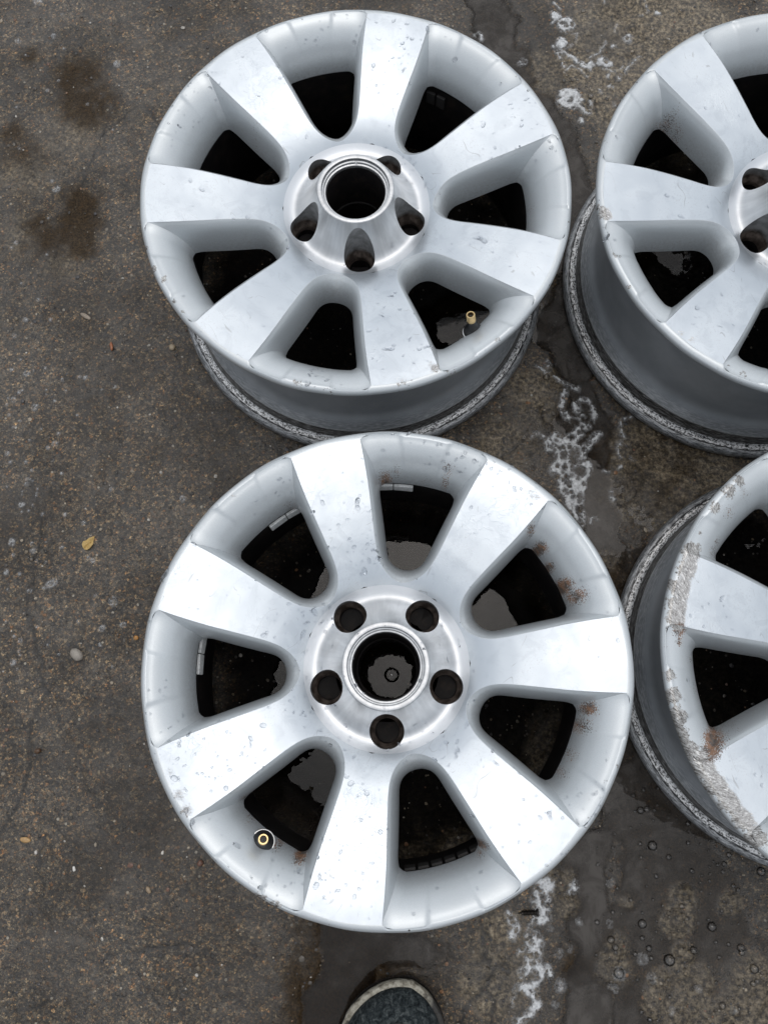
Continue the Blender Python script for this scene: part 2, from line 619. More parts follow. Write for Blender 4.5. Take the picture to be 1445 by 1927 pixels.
def z_low(r):
    return .135 + (.150 - .135) * np.clip((r - .0967) / (.1765 - .0967), 0, 1)


def side_wall(sel):
    """loft from the pocket's upper edge to the opening, in the window's own axes"""
    U, L = SIDE_U[sel], SIDE_L[sel]
    ru, rl = np.hypot(*U.T), np.hypot(*L.T)
    zu = np.minimum(ztop(ru), z_lip(ru)) * 1.0
    zl = z_low(rl)
    n = np.gradient(U, axis=0)
    fx, fz = wall_profile(9)
    rows = [np.c_[U, zu]]
    d = L - U
    dl = np.linalg.norm(d, axis=1, keepdims=True)
    rows.append(np.c_[U + d / dl * .00025, zu - .00007])
    rows.append(np.c_[U + d / dl * .0006, zu - .0004])
    for a, b in zip(fx[1:], fz[1:]):
        rows.append(np.c_[U + (d - d / dl * .0006) * a + d / dl * .0006, zu - .0004 + (zl - zu + .0004) * b])
    return np.stack(rows, 1)


def face_patch(sel, ang_w):
    """spoke face between the window's upper edge and the spoke's centre line"""
    U = SIDE_U[sel]
    r, p = np.hypot(*U.T), np.arctan2(U[:, 1], U[:, 0])
    s = np.r_[0, np.cumsum(np.hypot(*np.diff(SIDE_U[:NH], axis=0).T))]
    s = np.r_[s, 2 * s[-1] - s[:-1][::-1]] / s[-1]              # 0..2 round the whole curve
    s = s[sel]
    h = np.where(s <= 1, s, 2 - s)
    r_in = .0770
    frac = .80
    rb = np.where(h < frac, .2135 + (r_in - .2135) * h / frac, r_in)
    pb = np.where(h < frac, SEC / 2, SEC / 2 * (1 - (h - frac) / (1 - frac)))
    pb = np.where(s <= 1, pb, -pb)
    rows = []
    for t in np.linspace(0, 1, 8):
        rr, pp = r + (rb - r) * t, p + (pb - p) * t
        z = ztop(rr)
        rows.append(polar3(rr, pp + ang_w, z))
    return np.stack(rows, 1)


def back_patch(sel, ang_w):
    L = SIDE_L[sel]
    r, p = np.hypot(*L.T), np.arctan2(L[:, 1], L[:, 0])
    s = np.linspace(0, 2, 2 * NH - 1)[sel]
    h = np.where(s <= 1, s, 2 - s)
    rb = np.where(h < .8, .182 + (.050 - .182) * h / .8, .050)
    pb = np.where(h < .8, SEC / 2, SEC / 2 * (1 - (h - .8) / .2))
    pb = np.where(s <= 1, pb, -pb)
    rows = []
    for t in np.linspace(0, 1, 4):
        rr, pp = r + (rb - r) * t, p + (pb - p) * t
        rows.append(polar3(rr, pp + ang_w, z_low(r) + (.130 - z_low(r)) * t))
    return np.stack(rows, 1)


def rotz(G, a):
    c, s = math.cos(a), math.sin(a)
    out = np.array(G, float)
    out[..., 0], out[..., 1] = G[..., 0] * c - G[..., 1] * s, G[..., 0] * s + G[..., 1] * c
    return out


def panel_grid():
    """sloping pocket panel between lip edge and opening, in the window's axes"""
    ph = np.unique(np.r_[np.linspace(-1, 1, 41), np.array([5.5, 5.9, 6.3, 6.7, 7.1]) / math.degrees(PHI_C),
                         -np.array([5.5, 5.9, 6.3, 6.7, 7.1]) / math.degrees(PHI_C),
                         [.93, .96, .98, -.93, -.96, -.98]]) * PHI_C
    re = lip_edge(ph)
    ze = z_lip(re)
    pc = math.atan2(LO[0][1], LO[0][0])
    rc = math.hypot(*LO[0])
    po = ph / PHI_C * pc
    ro = .1805 - (.1805 - rc) * smooth01(.86, 1.0, np.abs(ph / PHI_C)) ** 1.4
    zo = z_low(ro)
    fx, fz = wall_profile(15, .86)
    mid = smooth01(7.2, 5.6, np.abs(np.degrees(ph)))
    rows = [polar3(re, ph, ze)]
    rows.append(polar3(re - .0005, ph, ze - .00035))
    for a, b in zip(fx[1:], fz[1:]):
        w = float(smooth01(0, .5, a))
        r = (re * (1 - w) + (.2150 - .002 * np.abs(ph / PHI_C) ** 3) * w - .0005) 
        r = r + (ro - r) * a
        p = ph + (po - ph) * a
        z = (ze - .00035) + (zo - ze + .00035) * b + mid * .0011 * 4 * a * (1 - a) * np.exp(-9 * a)
        rows.append(polar3(r, p, z))
    G = np.stack(rows, 1)
    t = np.linspace(0, 1, 15)
    wx_, wz_ = wall_profile(15)
    U, L = np.array(UP[0]), np.array(LO[0])
    zu, zl = float(min(ztop(R_C), z_lip(R_C))), float(z_low(math.hypot(*L)))
    cc = [np.array([*U, zu])]
    for a, b in zip(wx_, wz_):
        cc.append(np.array([*(U + (L - U) / np.linalg.norm(L - U) * .0006 * (1 if a > 0 else .42) + (L - U) * a * (1 - .0006 / np.linalg.norm(L - U))), zu - .0004 * (1 if a > 0 else .3) + (zl - zu + .0004) * b]))
    cc = np.array(cc)
    wc = smooth01(.84, 1.0, np.abs(ph / PHI_C))
    for i in range(len(ph)):
        c = cc * [1, 1 if ph[i] > 0 else -1, 1]
        G[i] = G[i] * (1 - wc[i]) + c * wc[i]
    return G


PANEL = panel_grid()
BARREL_OUT = [(.2092, .1850), (.2060, .1830), (.2046, .1800), (.2040, .1650), (.2046, .1610), (.2000, .1520), (.1915, .1400),
              (.1892, .1300), (.1892, .0560), (.1900, .0510), (.1928, .0452), (.1975, .0400), (.2016, .0372), (.2040, .0350),
              (.2034, .0325), (.2042, .0305), (.2050, .0260), (.2058, .0195), (.2070, .0170), (.2105, .0155), (.2160, .0150),
              (.2188, .0138), (.2203, .0110), (.2205, .0075), (.2195, .0040), (.2160, .0015), (.2060, .0010), (.2000, .0035)]
BARREL_IN = [(.2000, .0035), (.1985, .0150), (.1950, .0300), (.1860, .0560), (.1845, .0700), (.1840, .1250), (.1820, .1440), (.1800, .1500)]


def revolve(prof, n, a0=0.0):
    P = np.asarray(prof, float)
    a = np.linspace(0, 2 * math.pi, n, endpoint=False) + a0
    return np.stack([np.stack([P[:, 0] * math.cos(t), P[:, 0] * math.sin(t), P[:, 1]], -1) for t in a])


def resample(prof, step):
    P = np.asarray(prof, float)
    out = [P[0]]
    for a, b in zip(P[:-1], P[1:]):
        k = max(1, int(math.ceil(np.hypot(*(b - a)) / step)))
        out += [a + (b - a) * (i + 1) / k for i in range(k)]
    return np.array(out)


def wheel(label, cx, cy, tx, ty, rot, stains=(), rashes=(), dust=.35, valve=0, wetter=(), weights=(), drops=500, seed=0, streak=.3, edge=.4):
    """one alloy wheel lying face up; stains / rashes are (px, py, radius mm, strength) read off the photograph"""
    root = tag(empty('alloy_wheel', (cx, cy, 0)), label, 'alloy wheel', 'alloy wheels lying face up on the wet concrete')
    # lean of the wheel on the uneven ground, then its turn about its own axis
    up = Vector((-ty, -tx, 1)).normalized()
    root.rotation_euler = (Vector((0, 0, 1)).rotation_difference(up).to_matrix() @ Matrix.Rotation(rot, 3, 'Z')).to_euler()
    def local(px, py, z=.175):
        p = at(px, py, z)
        x, y = p[0] - (cx - ty * z), p[1] - (cy - tx * z)
        return np.array([x * math.cos(rot) + y * math.sin(rot), -x * math.sin(rot) + y * math.cos(rot)])
    SL = [(local(px, py), r / 1000, k) for px, py, r, k in stains]
    RL = [(local(px, py, .194), r / 1000, k) for px, py, r, k in rashes]
    def blobs(L):
        def fn(co):
            v = np.zeros(len(co))
            for c, r, k in L:
                d2 = ((co[:, 0] - c[0]) ** 2 + (co[:, 1] - c[1]) ** 2) / (1.25 * r) ** 2
                v = np.maximum(v, k * np.exp(-d2))
            return v
        return fn
    def rash(co):
        return blobs(RL)(co) * smooth01(.196, .204, np.hypot(co[:, 0], co[:, 1]))
    def dusty(co):
        r = np.hypot(co[:, 0], co[:, 1])
        return dust * smooth01(.180, .150, co[:, 2]) * (.45 + .9 * fbm(co[:, 0] + seed, co[:, 1], .03, 40 + seed))
    def edgef(co):
        return edge * 2.2 * smooth01(.2125, .2155, np.hypot(co[:, 0], co[:, 1]))
    paint = {'stain': blobs(SL), 'rash': rash, 'dust': dusty, 'edge': edgef}
    tops = []
    # rim: lip all round and the seven pocket panels
    rim = Part('rim', [M_SILVER, M_INSIDE])
    for k in range(NW):
        rim.grid(rotz(PANEL, (k + .5) * SEC), 0)
    ths = []
    for k in range(NW):
        base = (k + .5) * SEC
        ths += [(base + p, True) for p in np.unique(np.r_[np.linspace(-1, 1, 41), np.array([5.5, 5.9, 6.3, 6.7, 7.1]) / math.degrees(PHI_C),
                -np.array([5.5, 5.9, 6.3, 6.7, 7.1]) / math.degrees(PHI_C), [.93, .96, .98, -.93, -.96, -.98]]) * PHI_C]
        q = np.linspace(PHI_C, SEC - PHI_C, 22)[1:-1]
        ths += [(base + p, False) for p in q]
    rows = []
    for th, win in ths:
        ph = (th - SEC / 2 + SEC / 2) % SEC - SEC / 2
        a = abs(ph)
        if win:
            r0 = float(lip_edge(np.array([ph]))[0])
            z0 = float(z_lip(r0))
        else:
            w = min(1, max(0, (a - PHI_C) / (SEC / 2 - PHI_C)))
            r0 = R_C + (.2135 - R_C) * w
            z0 = float(min(ztop(r0), z_lip(r0)))
        kick = 0.00025 * math.sin(th * 9 + seed) + .0002 * math.sin(th * 23 + 2 * seed)
        pr = [(r0, z0), (r0 + .0006, z0 + .0001 - .0004 * (r0 > .215)), ((r0 + .2180) / 2 + .0004, (z0 + .1955) / 2 + .0004), (.2183, .1951), (.2194, .1938), (.2200, .1920), (.2200, .1902), (.2194, .1882), (.2178, .1866), (.2140, .1855), (.2092, .1850)]
        rows.append([( (r + kick * smooth01(.2145, .219, r)) * math.cos(th), (r + kick * smooth01(.2145, .219, r)) * math.sin(th), z) for r, z in pr])
    rim.grid(np.array(rows), 0, close_u=True)
    rim_o, _ = rim.build(root, paint)
    tops.append(rim_o)
    # spokes
    n = 2 * NH - 1
    for k in range(NW):
        sp = Part('spoke', [M_FACE, M_SILVER, M_INSIDE])
        a_prev, a_next = (k - .5) * SEC, (k + .5) * SEC
        left, right = slice(0, NH), slice(NH - 1, n)            # +y half of the window before, -y half of the window after
        for sel, a in ((left, a_prev), (right, a_next)):
            sp.grid(face_patch(sel, a), 0, top=True)
            sp.grid(rotz(side_wall(sel), a), 1)
            sp.grid(back_patch(sel, a), 2)
        o, _ = sp.build(root, paint)
        tops.append(o)
    # hub: cone with five lug pockets, ring and bore
    hub = Part('hub', [M_FACE, M_HUB, M_INSIDE])
    R0, R1, PC, LR = .0395, .0770, .0575, .0160
    bound_top = []
    for k in range(5):
        a0 = k * 2 * math.pi / 5
        half = math.pi / 5
        bnd = []
        for r in np.linspace(R0, R1, 14)[:-1]:
            bnd.append((r, half))
        for p in np.linspace(half, -half, 34)[:-1]:
            bnd.append((R1, p))
        for r in np.linspace(R1, R0, 14)[:-1]:
            bnd.append((r, -half))
        for p in np.linspace(-half, half, 20)[:-1]:
            bnd.append((R0, p))
        B = np.array([(r * math.cos(p), r * math.sin(p)) for r, p in bnd])
        ang = np.unwrap(np.arctan2(B[:, 1], B[:, 0] - PC))
        H = np.c_[PC + LR * np.cos(ang), LR * np.sin(ang)]
        rr = []
        for t in np.r_[0, np.linspace(.06, 1, 8)]:
            X = H + (B - H) * t
            r = np.hypot(*X.T)
            rr.append(np.c_[X, ztop(r) - (.0005 if t == 0 else 0)])
        hub.grid(rotz(np.stack(rr, 1), a0), 1, top=True, close_u=True)
    bore = [(.0395, .1975), (.0390, .1983), (.0382, .1987), (.0352, .1987), (.0346, .1984), (.0342, .1972), (.0340, .1950), (.0328, .1946), (.0325, .1942),
            (.0322, .1925), (.0308, .1922), (.0304, .1915), (.0300, .1890)]
    hub.grid(revolve(bore, 96), 1, close_u=True)
    hub.grid(revolve(resample([(.0300, .1890), (.0298, .1300), (.0283, .1290), (.0283, .0900), (.0290, .0890)], .01), 96), 2, close_u=True)
    hub_o, _ = hub.build(root, paint)
    tops.append(hub_o)
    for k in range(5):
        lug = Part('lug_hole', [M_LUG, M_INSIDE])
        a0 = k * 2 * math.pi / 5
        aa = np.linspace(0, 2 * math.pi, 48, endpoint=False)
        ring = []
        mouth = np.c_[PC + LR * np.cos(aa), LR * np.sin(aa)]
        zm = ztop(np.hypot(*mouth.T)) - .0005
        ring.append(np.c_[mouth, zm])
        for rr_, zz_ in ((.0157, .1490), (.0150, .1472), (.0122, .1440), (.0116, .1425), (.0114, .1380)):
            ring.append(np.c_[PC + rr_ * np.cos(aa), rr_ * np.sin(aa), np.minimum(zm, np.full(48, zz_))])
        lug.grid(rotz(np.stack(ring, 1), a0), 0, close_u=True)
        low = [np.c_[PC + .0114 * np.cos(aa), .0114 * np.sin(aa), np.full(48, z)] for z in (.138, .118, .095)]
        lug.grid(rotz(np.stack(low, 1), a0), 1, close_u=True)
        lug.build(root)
    # barrel, seen below the lip, with its bead seat and back flange
    bar = Part('barrel', [M_BARREL, M_INSIDE])
    bar.grid(revolve(resample(BARREL_OUT, .006), 180), 0, close_u=True)
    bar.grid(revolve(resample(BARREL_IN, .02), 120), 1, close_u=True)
    def seat(co):
        r = np.hypot(co[:, 0], co[:, 1])
        th = np.arctan2(co[:, 1], co[:, 0])
        s = smooth01(.0425, .039, co[:, 2]) * smooth01(.016, .019, co[:, 2]) * (r > .2015)
        s2 = .55 * smooth01(.052, .046, co[:, 2]) * smooth01(.036, .044, co[:, 2]) * (r > .197)
        return np.clip(np.maximum(s, s2), 0, 1)
    def flange(co):
        return smooth01(.0175, .0155, co[:, 2])
    bar.build(root, {'seat': seat, 'flange': flange}, sharp=60)
    # tyre valve
    valve_stem(root, math.pi + valve * SEC)
    for (px, py, cnt, dark, z) in weights:
        c = local(px, py, z)
        th0 = math.atan2(c[1], c[0])
        rad = .1815
        for q in range(cnt):
            th = th0 + (q - (cnt - 1) / 2) * .112 * (1 if not dark else .62)
            L = .0195 if not dark else .0105
            w = box_part('wheel_weight', (.0034, L, .017), M_WEIGHT_DARK if dark else M_WEIGHT, root)
            w.location = (rad * math.cos(th), rad * math.sin(th), z - .0085)
            w.rotation_euler = (0, 0, th)
    add_drops(root, tops, drops, seed, streak, [(local(px, py, .19), r / 2000, k) for px, py, r, k in wetter])
    return root


def box_part(name, dim, mat, parent, bev=.0006):
    bm = bmesh.new()
    bmesh.ops.create_cube(bm, size=1)
    for v in bm.verts:
        v.co = Vector((v.co.x * dim[0], v.co.y * dim[1], v.co.z * dim[2]))
    bmesh.ops.bevel(bm, geom=list(bm.edges), offset=bev, segments=1, affect='EDGES')
    me = bpy.data.meshes.new(name)
    bm.to_mesh(me)
    bm.free()
    me.materials.append(mat)
    o = bpy.data.objects.new(name, me)
    COL.objects.link(o)
    o.parent = parent
    return o


def lathe_part(name, prof, n, mat, parent):
    G = revolve(prof, n)
    p = Part(name, [mat])
    p.grid(G, 0, close_u=True)
    o, _ = p.build(parent, sharp=40)
    return o


def valve_stem(root, ang):
    stem = lathe_part('valve_stem', [(.0, -.012), (.0095, -.012), (.0096, .0022), (.0092, .0040), (.0080, .0056), (.0058, .0085), (.0048, .012), (.0044, .0170), (.0042, .0190), (.0028, .0197), (.0, .0197)], 28, M_RUBBER, root)
    r0 = .1865
    stem.location = (r0 * math.cos(ang), r0 * math.sin(ang), .1705)
    inward = Vector((-math.cos(ang), -math.sin(ang), 0))
    ax = (Vector((0, 0, 1)) + inward * math.tan(math.radians(16))).normalized()
    stem.rotation_euler = Vector((0, 0, 1)).rotation_difference(ax).to_euler()
    pr = [(.0044, .0180)]
    z = .0187
    while z < .0262:
        pr += [(.0044, z), (.0041, z + .0004)]
        z += .0008
    pr += [(.0044, .0265), (.0042, .0272), (.0031, .0272), (.0029, .0266), (.0028, .0225)]
    lathe_part('valve_tip', pr, 24, M_BRASS, stem)
    lathe_part('valve_core', [(.0, .0262), (.0008, .0260), (.0009, .0232), (.0029, .0230), (.0029, .0220), (.0, .0220)], 14, M_RUBBER, stem)
    lathe_part('seat_ring', [(.0094, -.004), (.0107, -.004), (.0108, .0002), (.0104, .0008), (.0096, .0009), (.0094, .0)], 30, M_STEEL, stem)
    return stem


def dome(c, n, r, asp, rot, hgt):
    """a flattened drop standing on a surface with normal n"""
    n = np.asarray(n, float)
    t = np.cross(n, [math.cos(rot), math.sin(rot), .1])
    t /= np.linalg.norm(t) + 1e-9
    b = np.cross(n, t)
    V, Fc = [], []
    seg, rings = 10, 4
    for i in range(rings):
        u = i / rings * math.pi / 2
        w = math.cos(u) ** .8
        h = math.sin(u)
        for j in range(seg):
            a = 2 * math.pi * j / seg
            V.append(c + t * (r * asp * w * math.cos(a)) + b * (r * w * math.sin(a)) + n * (hgt * h - .00012))
    V.append(c + n * (hgt - .00012))
    top = len(V) - 1
    for i in range(rings - 1):
        for j in range(seg):
            j2 = (j + 1) % seg
            Fc.append((i * seg + j, i * seg + j2, (i + 1) * seg + j2, (i + 1) * seg + j))
    for j in range(seg):
        Fc.append(((rings - 1) * seg + j, (rings - 1) * seg + (j + 1) % seg, top))
    Fc.append(tuple(range(seg - 1, -1, -1)))
    return V, Fc


def add_drops(root, parts, count, seed, streak, wetter=()):
    rg = np.random.default_rng(50 + seed)
    P, Nn, A = [], [], []
    for o in parts:
        me = o.data
        me.calc_loop_triangles()
        n = len(me.vertices)
        co = np.empty(n * 3)
        me.vertices.foreach_get('co', co)
        co = co.reshape(-1, 3)
        tri = np.empty(len(me.loop_triangles) * 3, dtype=np.int32)
        me.loop_triangles.foreach_get('vertices', tri)
        tri = tri.reshape(-1, 3)
        a, b, c = co[tri[:, 0]], co[tri[:, 1]], co[tri[:, 2]]
        cr = np.cross(b - a, c - a)
        ar = np.linalg.norm(cr, axis=1)
        nn = cr / (ar[:, None] + 1e-15)
        ok = (np.abs(nn[:, 2]) > .55) & (a[:, 2] > .158)
        nn = nn * np.sign(nn[:, 2:3])
        P.append(np.stack([a, b, c], 1)[ok]); Nn.append(nn[ok]); A.append(ar[ok])
    P, Nn, A = np.concatenate(P), np.concatenate(Nn), np.concatenate(A)
    ctr = P.mean(1)
    Wt = .25 + 3.2 * smooth01(.50, .70, fbm(ctr[:, 0] + seed * 3.3, ctr[:, 1], .075, 70 + seed, 3))
    core = np.zeros(len(A))
    for c, r, k in wetter:
        core = np.maximum(core, k * np.exp(-((ctr[:, 0] - c[0]) ** 2 + (ctr[:, 1] - c[1]) ** 2) / r ** 2))
    Wt = (Wt + core) * A
    idx = rg.choice(len(A), size=count + 1, p=Wt / Wt.sum())
    V, Fc = [], []
    made = 0
    for i in idx:
        u, v = rg.random(2)
        if u + v > 1:
            u, v = 1 - u, 1 - v
        c = P[i, 0] + (P[i, 1] - P[i, 0]) * u + (P[i, 2] - P[i, 0]) * v
        r = float(np.clip(rg.lognormal(math.log(.00072), .55), .00038, .0025))
        if rg.random() < streak * .22 and r > .0008:
            d = rg.uniform(0, 2 * math.pi)
            p = c.copy()
            for q in range(rg.integers(2, 4)):
                rq = r * rg.uniform(.7, 1.2)
                vv, ff = dome(p, Nn[i], rq, rg.uniform(1.2, 2.0), d + 1.57, rq * .22)
                o = len(V); V += vv; Fc += [tuple(o + k for k in f) for f in ff]
                d += rg.uniform(-.7, .7)
                s = np.array([math.cos(d), math.sin(d), 0]); s -= Nn[i] * (s @ Nn[i])
                p = p + s * rq * 1.5
        else:
            vv, ff = dome(c, Nn[i], r, 1 + .9 * rg.random() ** 2, rg.uniform(0, 3.1), r * rg.uniform(.20, .34))
            o = len(V); V += vv; Fc += [tuple(o + k for k in f) for f in ff]
        made += 1
        if made >= count:
            break
    o = mesh_obj('water_drops', V, Fc, M_DROP, root)
    o['kind'] = 'stuff'
    return o


# ------------------------------------------------------------------ the ground: wet, worn concrete with a soapy puddle
LEVEL = -0.0022                                                # height of the standing water


def px_line(pts, z=0.0):
    return [tuple(at(x, y, z)) for x, y in pts]


PUDDLES = [   # (pixels along it, half width m, depth m)
    ([(880, -60), (930, 60), (990, 170), (1050, 280), (1095, 400), (1085, 520), (1040, 620)], .026, .007),
    ([(1050, 620), (1085, 700), (1120, 780), (1128, 850)], .016, .009),
    ([(1060, 560), (1090, 800), (1110, 900), (1135, 960), (1150, 1050), (1180, 1200)], .022, .006),
    ([(760, 960), (700, 1150), (640, 1350), (560, 1500), (620, 1280), (820, 1250), (960, 1130)], .060, .010),
    ([(900, 600), (820, 640)], .040, .008),
    ([(1220, 480), (1330, 530)], .020, .008),
    ([(1110, 1600), (1100, 1700), (1118, 1800), (1090, 1960)], .021, .007),
    ([(1210, 1500), (1260, 1600), (1220, 1720), (1240, 1800)], .042, .0052), ([(1330, 1640), (1370, 1750), (1340, 1830), (1400, 1800)], .036, .0050), ([(1190, 1860), (1210, 1960)], .022, .005),
    ([(1190, 1420), (1170, 1560), (1200, 1640)], .018, .0035), ([(1380, 1680), (1445, 1800), (1440, 1927)], .016, .004), ([(1180, 940), (1230, 1000), (1200, 1060)], .014, .0045),
    ([(655, 1745), (645, 1840), (640, 1960)], .030, .008),  # hollow put where the wet ground mirrors a dark figure
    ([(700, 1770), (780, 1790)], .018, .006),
]
ROUGH = [  # exposed, raised brown aggregate: pixel, radius m, strength
    (1160, 60, .06, 1), (1250, 40, .06, 1), (1100, 120, .035, 1), (1310, 60, .05, .8), (1130, 200, .025, .9), (1180, 130, .05, 1), (1200, 240, .05, .7), (1020, 130, .03, .7),
    (1020, 155, .03, .6), (1210, 860, .04, 1), (1290, 880, .05, 1), (1180, 930, .035, .9), (1240, 950, .04, .7), (1140, 1080, .03, .7), (1160, 1150, .03, .9),
    (1015, 770, .022, .9), (1030, 720, .02, .8), (990, 730, .03, .6), (960, 850, .05, .5), (1060, 1660, .018, 1), (1072, 1700, .014, 1),
    (1162, 1780, .014, 1), (1150, 1825, .018, 1), (1285, 1690, .014, 1), (1278, 1730, .018, 1), (1300, 1850, .022, 1), (1290, 1800, .012, 1), (1240, 1890, .016, 1), (1245, 1850, .012, .9), (1425, 1860, .030, 1), (1410, 1920, .03, 1),
    (1375, 1700, .012, .8), (1180, 1700, .010, .7), (940, 1750, .03, .6), (930, 1850, .04, .6), (990, 1800, .02, .5), (1350, 1915, .018, .9), (1285, 1920, .022, .9),
    (60, 120, .06, .2), (130, 250, .07, .28), (50, 330, .06, .3), (130, 500, .05, .3), (50, 450, .05, .3), (1250, 330, .1, .5), (1300, 540, .06, .9), (1400, 1100, .08, .9), (1390, 1290, .07, .9), (990, 1370, .05, .8), (820, 1540, .05, .8)]
CRACKS = [
    [(59, 900), (68, 940), (79, 980), (74, 1030), (60, 1070), (62, 1095), (48, 1140), (62, 1180), (66, 1225), (80, 1245), (78, 1290), (88, 1302), (78, 1325), (60, 1360), (54, 1390), (58, 1425), (40, 1500), (28, 1525), (0, 1570)],
    [(142, 1217), (128, 1240), (110, 1270), (92, 1300)],
    [(265, 195), (250, 205), (225, 228), (200, 245), (185, 275), (172, 300), (160, 335), (145, 368), (130, 420), (108, 470), (104, 490)],
    [(300, 210), (270, 195), (285, 215), (300, 235)],
    [(275, 545), (262, 565), (247, 590), (222, 610), (200, 622), (195, 650)],
    [(905, 1722), (907, 1750), (915, 1795), (905, 1812), (960, 1830)],
    [(908, 1800), (930, 1825), (912, 1860), (880, 1890), (866, 1927)], [(912, 1860), (930, 1880), (926, 1927)],
    [(1160, 1927), (1165, 1860), (1120, 1845)],
    [(815, 20), (812, 40), (818, 60)], [(817, 0), (812, 40)],
    [(60, 1700), (90, 1725), (100, 1760)], [(85, 1570), (75, 1620), (80, 1665)], [(200, 1800), (300, 1785), (350, 1778), (400, 1790)], [(0, 1895), (60, 1900), (100, 1885)],
    [(985, 820), (960, 850), (910, 870)], [(1000, 850), (1010, 880)],
]
BROAD = [(905, 1722), (908, 1800), (912, 1860), (985, 820), (59, 900)]
DARK_REFLECTIONS = [(165, 195, .026, 1), (185, 190, .014, 1), (150, 150, .026, .9), (140, 420, .026, 1), (150, 385, .02, 1), (155, 465, .014, 1), (95, 440, .03, .8), (30, 260, .02, .7), (60, 105, .012, .7), (40, 280, .03, .6),  # mostly dark reflections in the wet ground, painted as brown patches
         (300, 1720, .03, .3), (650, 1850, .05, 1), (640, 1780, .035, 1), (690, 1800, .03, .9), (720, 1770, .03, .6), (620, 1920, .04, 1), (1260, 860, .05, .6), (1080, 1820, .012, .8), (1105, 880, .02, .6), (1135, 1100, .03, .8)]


def uneven(x, y):
    """height of the ground and its masks"""
    big = (fbm(x, y, .16, 1, 3) - .5) * .0060
    mid = (fbm(x, y, .030, 2, 4, .6) - .5) * .0042
    fin = (fbm(x, y, .0062, 3, 2) - .5) * .0014
    rough = np.zeros(np.shape(x))
    for px, py, r, k in ROUGH:
        c = at(px, py)
        rough = np.maximum(rough, k * np.exp(-((x - c[0]) ** 2 + (y - c[1]) ** 2) / r ** 2))
    rough = np.clip(rough * (.45 + 1.1 * fbm(x, y, .035, 5, 3)), 0, 1)
    pud = np.zeros(np.shape(x))
    damp = np.zeros(np.shape(x))
    wob = (fbm(x, y, .045, 6, 4, .6) - .5) * .050
    for pts, w, dep in PUDDLES:
        d, _ = seg_dist(x, y, px_line(pts))
        pud = np.maximum(pud, dep * smooth01(w + .010, w - .010, d + wob))
        damp = np.maximum(damp, smooth01(w + .050, w + .002, d + wob))
    stain = np.zeros(np.shape(x))  # mask of the dark reflections painted on the ground
    for px, py, r, k in DARK_REFLECTIONS:
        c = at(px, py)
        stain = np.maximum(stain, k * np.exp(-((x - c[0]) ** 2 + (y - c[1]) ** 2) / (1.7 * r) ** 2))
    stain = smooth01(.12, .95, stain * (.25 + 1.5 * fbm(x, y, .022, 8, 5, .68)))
    wheel_shade = np.zeros(np.shape(x))  # near-black discs that paint the shade inside each wheel
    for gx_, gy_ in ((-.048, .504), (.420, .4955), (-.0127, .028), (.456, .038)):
        wheel_shade = np.maximum(wheel_shade, smooth01(.225, .165, np.hypot(x - gx_, y - gy_) + (fbm(x, y, .03, 31, 3) - .5) * .05))
    crack = np.zeros(np.shape(x))
    wx, wy = (fbm(x, y, .008, 9, 3) - .5) * .006, (fbm(x, y, .008, 12, 3) - .5) * .006
    wid = .0002 + .0017 * fbm(x, y, .025, 14, 2)
    for pts in CRACKS:
        d, _ = seg_dist(x + wx, y + wy, px_line(pts))
        k = 1.9 if pts[0] in BROAD else 1.0
        crack = np.maximum(crack, smooth01(wid * k + .0013, wid * .3 * k, d) * np.clip(wid * k / .0012, 0, 1))
    lump = rough * ((fbm(x, y, .016, 20, 4, .62) - .42) * .0105)
    calm = 1 - .9 * np.clip(pud / .002, 0, 1) * (1 - rough)
    h = big * .5 + mid * (.35 + .65 * calm) + fin * .8 * calm + lump - pud * (1 - .95 * rough) - crack * .0012
    return h, rough, pud, stain, crack, wheel_shade, damp  # stain: mask of the painted dark reflections


